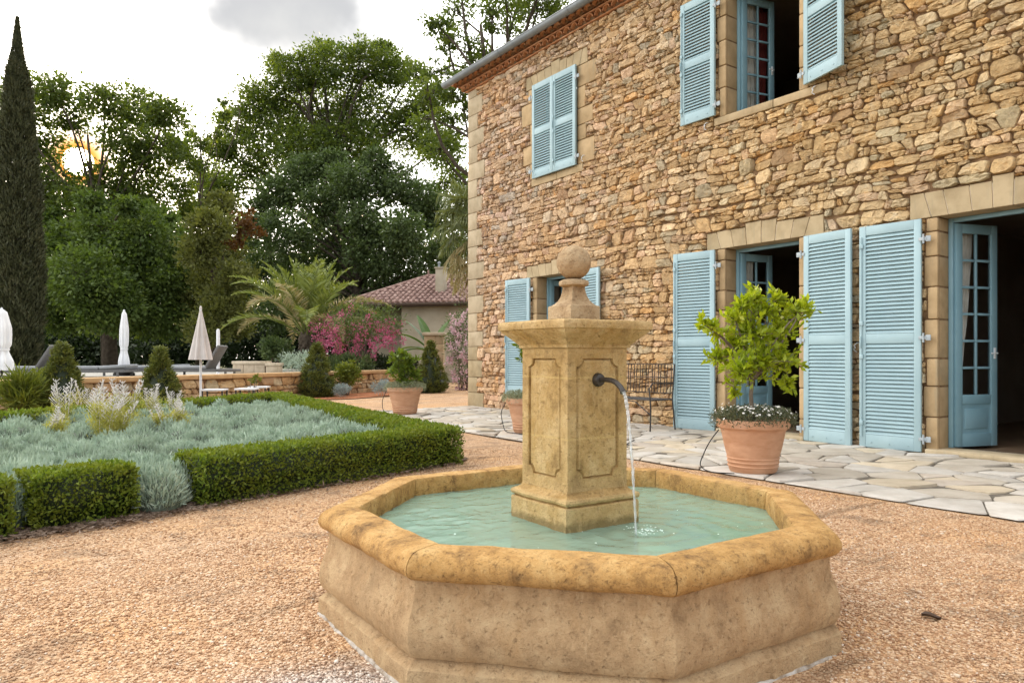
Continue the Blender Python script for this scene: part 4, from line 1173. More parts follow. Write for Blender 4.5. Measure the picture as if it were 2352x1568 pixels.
# faint course joint
PIL = b.build('pillar', M['fountain_column'], FOUNT, smooth=25)
b = MB()
capp = [(0.160, 1.088), (0.172, 1.090), (0.174, 1.103), (0.180, 1.109), (0.186, 1.116), (0.200, 1.130), (0.217, 1.146), (0.229, 1.158), (0.232, 1.166), (0.239, 1.169), (0.2415, 1.180), (0.241, 1.195), (0.236, 1.203), (0.225, 1.205)]
sq_sweep(b, capp, 0, 10, worn(0.0015, 9))
b.add([(-0.226, -0.226, 1.205), (0.226, -0.226, 1.205), (0.226, 0.226, 1.205), (-0.226, 0.226, 1.205)], [(0, 1, 2, 3)])
b.build('cap', M['fountain_column'], FOUNT, smooth=30)
b = MB()
fp = [(0.081, 1.206), (0.081, 1.268), (0.079, 1.273), (0.070, 1.276), (0.060, 1.284), (0.050, 1.297), (0.042, 1.315), (0.037, 1.335), (0.0345, 1.352), (0.036, 1.360)]
sq_sweep(b, fp, 0, 6, worn(0.002, 14))
b.lathe([(0.034, 1.356), (0.052, 1.358), (0.064, 1.364), (0.067, 1.373), (0.064, 1.383), (0.052, 1.389), (0.03, 1.392)], 8, 0, (0, 0, 0))
FIN = b.build('finial', M['fountain_finial'], FOUNT, smooth=35)
b = MB(); nb_ = 40
b.lathe([(max(0.0004, 0.0755 * math.sin(PI * i / 24)), 1.464 - 0.0755 * math.cos(PI * i / 24)) for i in range(25)], nb_)
b.v = [tuple(Vector(p) + (Vector(p) - Vector((0, 0, 1.464))).normalized() * 0.002 * fbm(p, 25, 3)) for p in b.v]
b.build('ball', M['fountain_finial'], FIN, smooth=180)
# spout on the face that looks away from the house corner
b = MB()
sz = 0.955
fl = [(0.0, 0.024), (0.018, 0.024), (0.024, 0.022), (0.028, 0.014), (0.029, 0.004), (0.029, 0.0)]
n = 28; vs = []; fs = []
for r, d in fl:
    for k in range(n): vs.append((max(r, 1e-4) * math.cos(2 * PI * k / n), -sh - d + 0.004, sz + max(r, 1e-4) * math.sin(2 * PI * k / n)))
for i in range(len(fl) - 1):
    for k in range(n): fs.append((i * n + k, i * n + (k + 1) % n, (i + 1) * n + (k + 1) % n, (i + 1) * n + k))
b.add(vs, fs)
pts = [(0, -sh - 0.015, sz), (0, -sh - 0.05, sz + 0.002), (0, -sh - 0.085, sz), (0, -sh - 0.115, sz - 0.009), (0, -sh - 0.14, sz - 0.026), (0, -sh - 0.155, sz - 0.045)]
b.tube(pts, [0.0105, 0.0105, 0.0108, 0.011, 0.0115, 0.012], 14)
b.tube([(0, -sh - 0.1545, sz - 0.0435), (0, -sh - 0.157, sz - 0.047)], [0.0135, 0.0135], 14)
b.build('spout', M['bronze'], FOUNT, smooth=40)
# the jet
b = MB(); js = Vector((0, -sh - 0.155, sz - 0.043)); je = Vector((0.0, -sh - 0.155 - 0.0, FZ_W))
pts = []; rad = []
vy, vx = -0.19, 0.03
for i in range(60):
    t = 0.352 * i / 59
    p = js + Vector((vx * t, vy * t, -0.12 * t - 4.55 * t * t))
    if p.z < FZ_W - 0.01: break
    wob = 0.0016 * math.sin(i * 1.7) + 0.0012 * math.sin(i * 0.6 + 2)
    pts.append(p + Vector((wob, wob * 0.6, 0))); rad.append((0.0085 - 0.0035 * i / 59) * (1 + 0.28 * math.sin(i * 2.3) * (i / 59) + 0.1 * math.sin(i * 0.9)))
b.tube(pts, rad, 10)
print('JET', pts[-1])
for i in range(26):
    q = random.choice(pts[20:]); 
    c = q + Vector((rf.gauss(0, .008), rf.gauss(0, .008), rf.gauss(0, .02))); r = rf.uniform(0.001, 0.0025)
    b.lathe([(1e-4, -r), (r * .8, -r * .6), (r, 0), (r * .8, r * .6), (1e-4, r)], 6, 0, c)
b.build('water_jet', M['falling_water'], FOUNT, smooth=180)

# ------------------------------------------------------------------ plants: helpers
def crown_lobe(mb, c, r, n, ls, mi=0, squash=0.88, droop=0.0, clump=0.17, per=30, shell=0.45, gap=None):
    c = np.asarray(c, float); K = max(3, int(n / per))
    d = rdirs(K); rr = r * RNG.random((K, 1)) ** shell
    cc = c + d * rr * np.array([1, 1, squash])
    if gap is not None:
        keep = np.ones(K, bool)
        for g, gr_ in gap: keep &= np.linalg.norm(np.cross(cc - np.array([0, 0, CAM_H]), g), axis=1) > gr_
        cc = cc[keep]; d = d[keep]; K = len(cc)
        if K == 0: return cc
    k = np.repeat(np.arange(K), per)
    off = RNG.normal(size=(len(k), 3)) * r * clump * (0.6 + 0.8 * RNG.random((K, 1))[k]) * np.array([1.15, 1.15, 0.75])
    p = cc[k] + off
    ax = unit(off) * 0.6 + d[k] * 0.5 + rdirs(len(k)) * 0.8 + np.array([0, 0, -droop])
    l = ls * (0.6 + 0.8 * RNG.random(len(k)))
    mb.quads(leaves(p, ax, l, l * 0.62), mi)
    return cc
def limb(mb, a, b, r0, r1, bend=0.12, n=6, sides=6):
    a = np.asarray(a, float); b = np.asarray(b, float); L_ = np.linalg.norm(b - a)
    o = RNG.normal(size=3) * bend * L_
    pts = [a + (b - a) * t + o * math.sin(PI * t) + np.array([0, 0, 0.08 * L_ * math.sin(PI * t)]) for t in np.linspace(0, 1, n)]
    mb.tube(pts, list(np.linspace(r0, r1, n)), sides)
def tree(name, label, cat, d, base_u, lobes, mat, dens=2000, ls=0.14, group=None, tr=0.32, gap=None, droop=0.1, extra=None, zb=0.0, shell=0.30, fork=0.35, clump=0.17, twigs=9):
    """broad-leaved tree: lobes given as (u, v, radius in picture units, depth offset)"""
    base = far(base_u, 820, d); base[2] = zb
    t = empty(name, base, 0, label, cat, group)
    cr = MB(); tk = MB(); mats = [mat] + ([extra[0]] if extra else [])
    cs = []
    for q, (u, v, r, dd) in enumerate(lobes):
        dd = dd + RNG.normal() * 1.3
        c = far(u, v, d + dd) - base; rm = r * 0.93 / 1660 * (d + dd)
        n = dens * (r / 70.0) ** 1.5 * 1.9
        cc = crown_lobe(cr, c, rm, n, ls, 0, droop=droop, gap=[(g, gr_) for g, gr_ in gap] if gap else None, shell=shell, clump=clump) if gap is None else crown_lobe_w(cr, base, c, rm, n, ls, droop, gap, shell, clump)
        cs.append((c, rm, cc))
    if extra:
        for (u, v, r, dd) in extra[1]:
            crown_lobe(cr, far(u, v, d + dd) - base, r / 1660 * (d + dd), dens * (r / 70.0) ** 2, ls, 1, droop=droop)
    top = max(c[2] for c, _, _ in cs); mid = np.mean([c for c, _, _ in cs], axis=0)
    axis = [np.array([0, 0, -0.2]), np.array([mid[0] * 0.15, mid[1] * 0.15, top * 0.28]), np.array([mid[0] * 0.55, mid[1] * 0.55, top * 0.55]), np.array([mid[0] * 0.9, mid[1] * 0.9, top * 0.86])]
    tk.tube(axis, [tr * 1.25, tr * 0.85, tr * 0.55, tr * 0.18], 10)
    for c, rm, cc in cs:
        f = min(0.95, max(0.18, (c[2] - 0.25 * top) / top)); 
        seg = 1 + f * 2; i = min(int(seg), 2); s0 = axis[i] + (axis[i + 1] - axis[i]) * (seg - i)
        s0 = axis[1] + (s0 - axis[1]) * 0.75
        limb(tk, s0, c, tr * 0.30, tr * 0.10, 0.10)
        for e in cc[:twigs]: limb(tk, c + (RNG.random(3) - .5) * rm * 0.3, e, tr * 0.085, tr * 0.02, 0.12, 4, 4)
    tk.build('trunk', M['bark'], t, smooth=180)
    cr.build('crown', mats, t)
    return t
def crown_lobe_w(mb, base, c, rm, n, ls, droop, gap, shell, clump):
    """as crown_lobe, leaving open windows along the directions in gap (a break in the canopy)"""
    sub = MB(); cc = crown_lobe(sub, c, rm, n, ls, 0, droop=droop, shell=shell, clump=clump)
    q = sub.q[0][0].reshape(-1, 4, 3); wp = q[:, 0] + base
    keep = np.ones(len(q), bool); kc = np.ones(len(cc), bool)
    for (u, v, r) in gap:
        g = unit((far(u, v, 1.0) - np.array([0, 0, CAM_H]))[None])[0]
        rel = wp - np.array([0, 0, CAM_H]); dist = np.linalg.norm(np.cross(rel, g), axis=1)
        keep &= dist > r / 1660 * (rel @ FW) * (0.55 + 0.6 * RNG.random(len(q)))
        rc = cc + base - np.array([0, 0, CAM_H]); kc &= np.linalg.norm(np.cross(rc, g), axis=1) > r / 1660 * (rc @ FW)
    mb.quads(q[keep]); return cc[kc]

# ------------------------------------------------------------------ trees round the garden
tree('garden_tree', 'tall loose tree behind the cypress with the low sun shining through', 'tree', 34, 250,
     [(50, 235, 60, 0), (120, 205, 45, 1), (235, 232, 48, 0), (165, 262, 48, -1), (320, 250, 55, 1), (385, 262, 45, 0), (80, 330, 70, 1), (290, 330, 62, 0), (365, 340, 58, -1), (120, 420, 62, 0), (245, 425, 60, 1), (335, 425, 66, 0), (60, 470, 70, 0), (400, 330, 34, 1), (-60, 300, 80, 0), (-80, 420, 90, 0), (175, 480, 60, 0), (280, 490, 60, 1)],
     M['leaf_maple'], 1500, 0.165, 'trees behind the pool', 0.26, [(180, 372, 14), (160, 305, 11), (216, 318, 8), (140, 300, 8), (258, 380, 8), (415, 312, 12), (130, 345, 6), (100, 300, 7)], clump=0.2)
tree('garden_tree', 'dark low-branched tree right of the cypress, behind the tied white parasol', 'tree', 30, 255,
     [(118, 505, 28, 0), (205, 462, 30, 0), (292, 470, 26, -1), (340, 490, 30, 1), (378, 500, 26, 0), (70, 540, 34, 1), (150, 560, 62, 0), (250, 535, 70, 0.5), (345, 545, 72, 0), (300, 620, 85, -1), (195, 640, 85, -1), (110, 655, 75, 0), (385, 640, 60, 0), (250, 700, 75, -2), (345, 715, 70, -1), (150, 715, 60, 0), (390, 730, 50, 0), (400, 540, 40, 0), (-40, 600, 90, 0), (-50, 700, 80, 0)],
     M['leaf_oak'], 1950, 0.16, 'trees behind the pool', 0.30, droop=0.25)
tree('garden_tree', 'biggest tree, broad sunlit crown rising above the palm', 'tree', 48, 800,
     [(545, 290, 52, 0), (600, 235, 60, 0), (665, 170, 52, 0), (745, 150, 58, 0), (830, 140, 55, 0), (890, 155, 48, 0), (945, 170, 42, 0), (990, 235, 50, 0), (640, 300, 82, 1), (740, 255, 92, 1), (850, 255, 92, 1), (945, 300, 76, 0), (1015, 335, 50, 0), (560, 375, 66, -1), (1040, 420, 50, 1), (510, 340, 34, 0), (470, 425, 36, 0), (700, 350, 85, 0), (800, 350, 85, 0), (880, 110, 22, 0), (745, 110, 22, 0), (640, 145, 22, 0), (450, 490, 40, 0), (510, 440, 50, -1)],
     M['leaf_maple'], 2000, 0.20, 'trees behind the pool', 0.45)
tree('garden_tree', 'blue-green bushy tree filling the space behind the palm and tiled outbuilding', 'tree', 42, 830,
     [(640, 445, 52, -1), (600, 490, 40, 0), (700, 400, 50, 0.5), (762, 372, 36, 0), (810, 415, 55, -1.5), (860, 372, 32, 1), (905, 425, 58, 0), (965, 455, 44, -1), (1005, 500, 46, 0), (655, 540, 62, -2), (735, 470, 50, -2.5), (755, 560, 70, -1), (835, 500, 52, -3), (870, 580, 70, -1), (935, 530, 50, -2.5), (975, 600, 62, 0), (605, 605, 50, 0), (690, 640, 58, -2), (790, 640, 66, -1.5), (900, 650, 66, -1), (1035, 570, 44, 0), (1040, 645, 50, 0), (580, 690, 46, 0), (640, 720, 52, 0), (740, 720, 50, 0), (840, 720, 50, 0), (570, 545, 30, 0.5), (1080, 500, 40, 1)],
     M['leaf_blue'], 2250, 0.185, 'trees behind the pool', 0.35)
tree('conifer', 'olive-green upright conifer with a browned patch, left of the palm', 'tree', 28, 490,
     [(505, 470, 34, 0), (485, 520, 44, 0), (462, 580, 48, 0), (505, 580, 52, 0), (450, 640, 48, 0), (500, 645, 60, -1), (545, 640, 42, 0), (460, 700, 52, -1), (515, 705, 58, -1), (480, 755, 48, 0), (540, 745, 40, 0)],
     M['leaf_conifer'], 2400, 0.13, 'trees behind the pool', 0.22, droop=-0.6, extra=(M['leaf_rust'], [(545, 520, 30, -0.5), (572, 500, 22, -0.5), (530, 555, 30, -0.5), (585, 535, 20, -0.3)]))
tree('slender_tree', 'thin wispy tree in the sky gap between the two big crowns', 'tree', 37, 455,
     [(455, 330, 24, 0), (430, 375, 28, 0), (470, 385, 26, 0), (415, 430, 30, 0), (512, 232, 9, 0), (512, 262, 14, 0), (440, 300, 14, 0), (490, 310, 16, 0), (430, 480, 34, 0)],
     M['leaf_maple'], 1500, 0.15, 'trees behind the pool', 0.12, clump=0.22)
tree('garden_tree', 'sparse tree with dark limbs against the sky above the gutter', 'tree', 30, 1196,
     [(1005, 60, 36, 0), (1050, 30, 42, 0), (1030, 95, 38, 0), (1075, 120, 40, 0), (1010, 165, 36, 0), (1110, 150, 38, 0), (1130, 40, 34, 0), (1180, 40, 52, 0), (1235, 25, 48, 0), (1200, 100, 38, 0), (1275, 10, 40, 0), (985, 210, 40, 0), (1040, 215, 34, 0), (985, 270, 38, 0), (1040, 290, 32, 0), (1160, -40, 70, 0), (1060, -40, 60, 0), (1010, 350, 50, 0), (1260, -60, 70, 0), (1070, 180, 28, 0), (1065, 255, 24, 0)],
     M['leaf_maple'], 760, 0.14, 'trees behind the pool', 0.36, clump=0.19, twigs=12)
# far wood closing the view between the trunks
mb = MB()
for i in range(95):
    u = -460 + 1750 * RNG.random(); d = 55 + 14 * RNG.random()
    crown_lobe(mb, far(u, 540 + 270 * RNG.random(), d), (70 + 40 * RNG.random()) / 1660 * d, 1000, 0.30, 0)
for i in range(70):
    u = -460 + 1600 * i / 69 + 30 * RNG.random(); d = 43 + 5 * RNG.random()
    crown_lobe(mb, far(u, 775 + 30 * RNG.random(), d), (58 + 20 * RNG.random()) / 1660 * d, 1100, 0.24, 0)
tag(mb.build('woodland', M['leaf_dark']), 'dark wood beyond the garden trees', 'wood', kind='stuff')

# ------------------------------------------------------------------ cypress
def cypress():
    d = 23.0; base = far(40, 820, d); base[2] = 0.3
    t = empty('cypress', base, 0, 'very tall narrow dark cypress at the left edge', 'tree')
    H_ = CAM_H + (820 - 48) / 1660 * d - 0.3
    prof = lambda f: np.interp(f, [0, 0.08, 0.25, 0.55, 0.8, 0.93, 1.0], [0.42, 0.66, 0.70, 0.58, 0.31, 0.11, 0.0])
    n = 52000
    f = RNG.random(n) ** 1.1; a = RNG.random(n) * 2 * PI
    lump = 1 + 0.09 * np.sin(3 * a + 17 * f) * np.sin(41 * f + 2 * a) + 0.09 * np.sin(5 * a - 29 * f + 1.3) * np.cos(67 * f - 3 * a) + 0.06 * np.sin(97 * f + 7 * a)
    lump = lump * np.where(RNG.random(n) > 0.985, 1.18, 1.0)
    r = prof(f) * (0.72 + 0.30 * RNG.random(n)) * lump
    p = np.stack([r * np.cos(a), r * np.sin(a), 0.25 + f * H_ * 0.985], 1)
    ax = np.stack([np.cos(a) * 0.45, np.sin(a) * 0.45, np.ones(n)], 1) + RNG.normal(size=(n, 3)) * 0.28
    b = MB(); sc_ = np.clip(r / 0.3, 0.5, 1.0); b.quads(leaves(p, ax, (0.10 + 0.12 * RNG.random(n)) * sc_, (0.035 + 0.02 * RNG.random(n)) * sc_)); b.build('crown', M['leaf_cypress'], t)
    b = MB(); b.tube([(0, 0, -.3), (0, 0, 2), (0, 0, H_ * .95)], [0.22, 0.2, 0.03], 10)
    for i in range(26):
        aa = RNG.random() * 2 * PI; z0 = RNG.random() * 1.2
        b.tube([(0.1 * math.cos(aa), 0.1 * math.sin(aa), z0), (0.4 * math.cos(aa), 0.4 * math.sin(aa), z0 + 0.7), (0.5 * math.cos(aa), 0.5 * math.sin(aa), z0 + 1.6)], [0.03, 0.02, 0.006], 5)
    b.build('trunk', M['bark'], t, smooth=180)
cypress()

# ------------------------------------------------------------------ hedges, bed
fe = [(-2.6, 4.42)] + [(x, 5.06 + 0.305 * (x - 0.2) + 0.045 * fbm((x * 3, 0, 0), 1.5, 3)) for x in np.linspace(-1.5, 3.75, 90)]
sheet('garden_bed', fe + [(3.93, 6.3), (4.75, 14.1), (4.4, 14.4), (-3.0, 9.6)], 0.016, M['garden_soil'])
def hedge(label, path, wd, ht, dens, ls, group='clipped box hedges round the bed'):
    t = empty('box_hedge', (path[0][0], path[0][1], 0), 0, label, 'hedge', group)
    org = np.array([path[0][0], path[0][1], 0.0])
    b = MB(); core = MB()
    for i in range(len(path) - 1):
        a = np.array([*path[i], 0.0]); c = np.array([*path[i + 1], 0.0]); L_ = np.linalg.norm(c - a); tdir = (c - a) / L_; nd = np.array([-tdir[1], tdir[0], 0])
        ext = wd * 0.5
        end0 = ext if i > 0 else 0.0; end1 = ext if i < len(path) - 2 else 0.0
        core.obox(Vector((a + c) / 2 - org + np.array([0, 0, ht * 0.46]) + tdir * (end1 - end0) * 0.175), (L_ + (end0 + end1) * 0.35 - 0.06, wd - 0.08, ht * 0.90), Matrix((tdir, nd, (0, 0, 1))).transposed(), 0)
        dn = dens[i] if isinstance(dens, (list, tuple)) else dens
        lsi = ls[i] if isinstance(ls, (list, tuple)) else ls
        per = wd + 2 * ht
        n = int(dn * (L_ + end0 + end1) * per)
        s = -end0 + (L_ + end0 + end1) * RNG.random(n); q = RNG.random(n) * per
        top = q < wd; left = (q >= wd) & (q < wd + ht)
        lat = np.where(top, q - wd / 2, np.where(left, wd / 2, -wd / 2)); z = np.where(top, ht, np.where(left, q - wd, q - wd - ht))
        nrm = np.where(top[:, None], np.array([0, 0, 1.0]), np.where(left[:, None], nd, -nd))
        P = a + tdir * s[:, None] + nd * lat[:, None] + np.array([0, 0, 1.0]) * z[:, None]
        # round the top arris
        edge = np.clip((np.abs(lat) - (wd / 2 - 0.06)) / 0.06, 0, 1) * np.clip((z - (ht - 0.06)) / 0.06, 0, 1)
        P -= (nd * np.sign(lat)[:, None] + np.array([0, 0, 1.0])) * (edge * 0.022)[:, None]
        bump_ = np.array([0.018 * fbm(tuple(x), 4.0, 2) for x in P[::6]]); bump_ = np.repeat(bump_, 6)[:n]
        P += nrm * (bump_ - 0.042 * RNG.random(n) ** 1.5 + 0.012 * (RNG.random(n) > 0.93))[:, None]
        ax = nrm * 0.55 + np.array([0, 0, 0.45]) + RNG.normal(size=(n, 3)) * 0.55
        l = lsi * (0.7 + 0.6 * RNG.random(n))
        b.quads(leaves(P - org, ax, l, l * 0.60))
        for e_, sg, sp in ((a - tdir * end0, -1, i == 0), (c + tdir * end1, 1, True)):
            if not sp: continue
            n = int(dn * wd * ht)
            P = e_ + nd * ((RNG.random(n) - .5) * wd)[:, None] + np.array([0, 0, 1.0]) * (RNG.random(n) * ht)[:, None]
            P += tdir * sg * (0.012 * RNG.normal(size=n) - 0.02)[:, None]
            ax = tdir * sg * 0.6 + np.array([0, 0, 0.45]) + RNG.normal(size=(n, 3)) * 0.55
            l = lsi * (0.7 + 0.6 * RNG.random(n)); b.quads(leaves(P - org, ax, l, l * 0.6))
    core.build('stems', M['box_inner'], t)  # solid dark core added so the hedge isn't see-through, no stems modelled
    b.build('foliage', M['leaf_box'], t)
hedge('long clipped box hedge turning three sides of the silvery bed', [(1.10, 5.54), (3.50, 6.27), (4.33, 13.75), (-1.6, 9.75)], 0.42, 0.355, [6500, 3000, 1500], [0.026, 0.034, 0.05])
hedge('short clipped box hedge block by the gravel at the left', [(0.13, 5.33), (0.70, 5.47)], 0.40, 0.345, 7500, 0.025)
hedge('box hedge end cut off by the left edge of the picture', [(-1.4, 4.93), (0.035, 5.27)], 0.40, 0.34, 6000, 0.025)

# ------------------------------------------------------------------ silvery ground cover
def santolina():
    b = MB(); core = MB()
    cs = []
    rnd_ = np.random.default_rng(4)
    y = 5.72
    while y < 12.9:
        x = -2.2 + rnd_.uniform(0, .3)
        while x < 4.2:
            X = x + rnd_.uniform(-.08, .08); Y = y + rnd_.uniform(-.08, .08)
            xl = 3.28 + (Y - 6.3) * 0.117; ymin = 5.82 + (X - 1.1) * 0.29; ymax = 9.55 + (X + 1.6) * 0.66
            hole = (math.hypot((X - 1.32) / 0.32, (Y - 6.75) / 0.42) < 1) or (math.hypot((X - 0.72) / 0.22, (Y - 6.55) / 0.25) < 1)
            if X < xl and Y > ymin and Y < ymax and not hole: cs.append((X, Y))
            x += 0.33
        y += 0.30
    cs += [(0.90, 5.42), (0.86, 5.68), (1.02, 5.62), (0.80, 5.50), (0.95, 5.80), (0.10, 5.72), (0.06, 5.45)]
    for (X, Y) in cs:
        d = X * FW[0] + Y * FW[1]
        r = rnd_.uniform(.15, .25); h_ = rnd_.uniform(.16, .33)
        if Y < 5.75: r = 0.17; h_ = 0.25
        n = int(np.clip(1250 * (6.0 / d) ** 1.4, 220, 1400)); k = max(1, d / 6.5)
        u = RNG.random(n); a = RNG.random(n) * 2 * PI; th = np.arccos(1 - u * 0.98)
        dr = np.stack([np.sin(th) * np.cos(a), np.sin(th) * np.sin(a), np.cos(th)], 1)
        lum = 0.78 + 0.22 * RNG.random((n, 1))
        P = np.array([X, Y, 0.03]) + dr * np.array([r, r, h_]) * lum
        ax = dr * 0.7 + np.array([0, 0, 0.8]) + RNG.normal(size=(n, 3)) * 0.35
        l = (0.035 + 0.045 * RNG.random(n)) * (0.9 + 0.1 * k)
        b.quads(leaves(P, ax, l, 0.010 * k * (0.8 + 0.5 * RNG.random(n)), 0.1))
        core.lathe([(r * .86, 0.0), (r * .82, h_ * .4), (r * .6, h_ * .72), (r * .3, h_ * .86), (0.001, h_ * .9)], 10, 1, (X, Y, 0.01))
    b.v, b.f, b.mi, b.cols = core.v, core.f, core.mi, core.cols
    tag(b.build('silver_ground_cover', [M['leaf_santolina'], M['santolina_inner']]), 'silvery blue-green low planting filling the hedged bed', 'ground cover', kind='stuff')
santolina()

def sage(x, y, ht, label, spread=0.26, nst=9, seed=1, yellow=1.0):
    rs = np.random.default_rng(seed)
    t = empty('flower_spire', (x, y, 0.02), 0, label, 'plant', 'pale flower spires in the bed')
    st = MB(); lf = MB(); sp = MB()
    nst = max(4, int(nst * 0.65))
    for i in range(nst):
        a = rs.uniform(0, 2 * PI); l = spread * rs.uniform(0.3, 1.0); hh = ht * rs.uniform(0.72, 1.0)
        top = np.array([l * math.cos(a), l * math.sin(a), hh])
        pts = [np.array([0.05 * math.cos(a), 0.05 * math.sin(a), 0]), top * np.array([.55, .55, .55]), top]
        st.tube(pts, [0.005, 0.0045, 0.003], 5)
        for f in np.linspace(0.55, 0.95, 7):
            for sgn in (0, PI):
                p0 = pts[1] + (top - pts[1]) * ((f - .55) / .45) if f > .55 else pts[1]
                aa = a + rs.uniform(-.5, .5) + sgn + PI / 2; ll = hh * 0.17 * (1.15 - f) * 2 * rs.uniform(.7, 1.2)
                e = p0 + np.array([math.cos(aa) * ll * .7, math.sin(aa) * ll * .7, ll * .8])
                st.tube([p0, e], [0.0042, 0.0026], 4)
                m = 7; tt = rs.random((m, 1)); P = p0 + (e - p0) * tt
                sp.quads(leaves(P, rs.normal(size=(m, 3)) + np.array([0, 0, .6]), 0.012 + 0.008 * rs.random(m), 0.007))
        m = 14; tt = 0.55 + 0.45 * rs.random((m, 1)); P = pts[1] + (top - pts[1]) * ((tt - .55) / .45)
        sp.quads(leaves(P, rs.normal(size=(m, 3)) + np.array([0, 0, .6]), 0.012 + 0.01 * rs.random(m), 0.007))
        m = int(300 * yellow); tt = rs.random((m, 1)) ** 0.8 * 0.62; P = pts[0] + (pts[1] * 1.2 - pts[0]) * tt / 0.55 + rs.normal(size=(m, 3)) * np.array([.045, .045, .02])
        P[:, 2] = np.maximum(P[:, 2], 0.01)
        lf.quads(leaves(P, rs.normal(size=(m, 3)) * .6 + np.array([math.cos(a) * .4, math.sin(a) * .4, .9]), 0.035 + 0.03 * rs.random(m), 0.010))
    st.build('stalk', M['stalk_white'], t); tag(sp.build('flower', M['stalk_white'], t), kind='stuff'); lf.build('foliage', M['leaf_sage'], t)
def gp(u, v, z=0.0):
    r = FW + RT * ((u - 1176) / 1660); t = (CAM_H - z) * 1660 / (v - 820); return r[0] * t, r[1] * t
for (u, v, h_, lab, spd, ns, sd, ye) in (
    (148, 1010, 0.80, 'tall white branching spire furthest left in the silvery bed', 0.22, 8, 3, 0.5),
    (235, 1052, 0.74, 'bushy yellow-green clump with pinkish spires in the middle of the bed', 0.34, 16, 5, 1.6),
    (285, 1010, 0.82, 'white spires rising in front of the retaining wall, left of the second cone', 0.24, 12, 7, 0.8),
    (345, 1000, 0.76, 'white antler-like spires just left of the second cone', 0.20, 9, 9, 0.6),
    (395, 1035, 0.58, 'yellow-green clump nearest the long hedge arm', 0.26, 12, 11, 1.8),
    (205, 985, 0.72, 'thin pale spires behind the bushy yellow-green clump', 0.26, 10, 13, 0.5),
    (398, 985, 0.66, 'small bleached spire right of the second cone', 0.16, 5, 15, 0.3),
    (120, 1040, 0.50, 'low greenish clump left of the bushy yellow-green one', 0.24, 9, 17, 1.2)):
    x, y = gp(u, v); sage(x, y, h_, lab, spd, ns, sd, ye)

# litter under the hedge front
n = 4200; s_ = np.where(RNG.random(4200) < .55, RNG.random(4200), np.clip(.27 + .09 * RNG.normal(size=4200), 0, 1))
P = np.stack([-0.3 + 3.9 * s_, 0 * s_, 0.022 + 0 * s_], 1); P[:, 1] = 5.02 + P[:, 0] * 0.30 + RNG.normal(size=n) * 0.11 + 0.06
mb = MB(); mb.quads(leaves(P, RNG.normal(size=(n, 3)) * np.array([1, 1, .12]), 0.03 + 0.03 * RNG.random(n), 0.012, 0.1))
tag(mb.build('leaf_litter', M['leaf_litter_mat']), 'dry leaf litter along the foot of the front hedges', 'leaf litter', kind='stuff')

# ------------------------------------------------------------------ retaining wall, pool terrace
WA = np.array([-9.0, 10.1]); WB = np.array([11.35, 21.15]); WDIR = (WB - WA) / np.linalg.norm(WB - WA); WLEN = np.linalg.norm(WB - WA); WN = np.array([WDIR[1], -WDIR[0]])
def retaining():
    t = empty('retaining_wall', (WB[0], WB[1], 0), 0, 'low rubble stone retaining wall with a pale ochre coping', 'wall')
    org = Vector((WB[0], WB[1], 0)); rnd_ = random.Random(9)
    fn = lambda a, b, d: (WA[0] + WDIR[0] * a + WN[0] * d - org.x, WA[1] + WDIR[1] * a + WN[1] * d - org.y, b)
    b = MB()
    for c in rubble_cells(6.0, WLEN, 0.0, 0.56, rnd_, 0.09, 0.20, 0.45):
        k = stone_col(rnd_); rough_stone(b, c, fn, 0.008, 0.035, rnd_, -0.01, tuple(x * 0.95 for x in k))
    b.col = (1, 1, 1)
    b.add([fn(a, z, d) for d in (0, -0.4) for (a, z) in ((0, -.05), (WLEN, -.05), (WLEN, 0.56), (0, 0.56))], [(0, 1, 2, 3), (4, 5, 6, 7), (1, 5, 6, 2), (3, 2, 6, 7)], 1)
    b.build('wall_face', [M['rubble_stone'], M['mortar']], t, smooth=30, colattr=True)
    b = MB(); a = 0.0
    ax = Matrix(((WDIR[0], WN[0], 0), (WDIR[1], WN[1], 0), (0, 0, 1)))
    while a < WLEN:
        l = min(0.95, WLEN - a); c = fn(a + l / 2, 0.61, -0.16); b.obox(c, (l - 0.006, 0.48, 0.096), ax, 0, 0.012); a += l
    b.build('coping', M['coping_stone'], t, smooth=35)
retaining()
wl = lambda a, d: tuple(WA + WDIR * a - WN * d)
sheet('pool_terrace', [wl(-12, 0.34), wl(WLEN - 0.1, 0.34), wl(WLEN + 1.5, 9), wl(WLEN - 2, 26), wl(-20, 26)], 0.60, M['pool_paving'], thick=0.6)
sheet('flower_border', [(5.6, 17.3), (7.2, 17.0), (9.2, 18.0), (11.2, 20.0), (11.3, 21.0), (9.0, 19.85), (5.6, 18.0)], 0.02, M['orange_mulch'])

def gate_pillar():
    t = empty('gate_pillar', (11.75, 20.95, 0), -YAW, 'square stone gate pillar with a flat cap at the end of the low wall', 'pillar')
    b = MB(); rnd_ = random.Random(5); z = 0
    while z < 1.74:
        hh = min(rnd_.uniform(.24, .34), 1.75 - z); x = -0.31
        if 1.75 - z - hh < .12: hh = 1.75 - z
        for l in ((0.36, 0.26) if rnd_.random() < .5 else (0.24, 0.38)):
            kk_ = rnd_.uniform(.8, 1.1); b.col = (.45 * kk_, .34 * kk_, .21 * kk_); b.box((x + .003, -0.31, z + .003), (x + l - .003, 0.31, z + hh - .003), 0, 0.012); x += l
        z += hh
    b.build('shaft', M['dressed_stone'], t, smooth=35, colattr=True)
    b = MB(); b.col = (.47, .39, .28); b.box((-0.37, -0.37, 1.752), (0.37, 0.37, 1.86), 0, 0.02); b.build('cap', M['dressed_stone'], t, smooth=35, colattr=True)
gate_pillar()

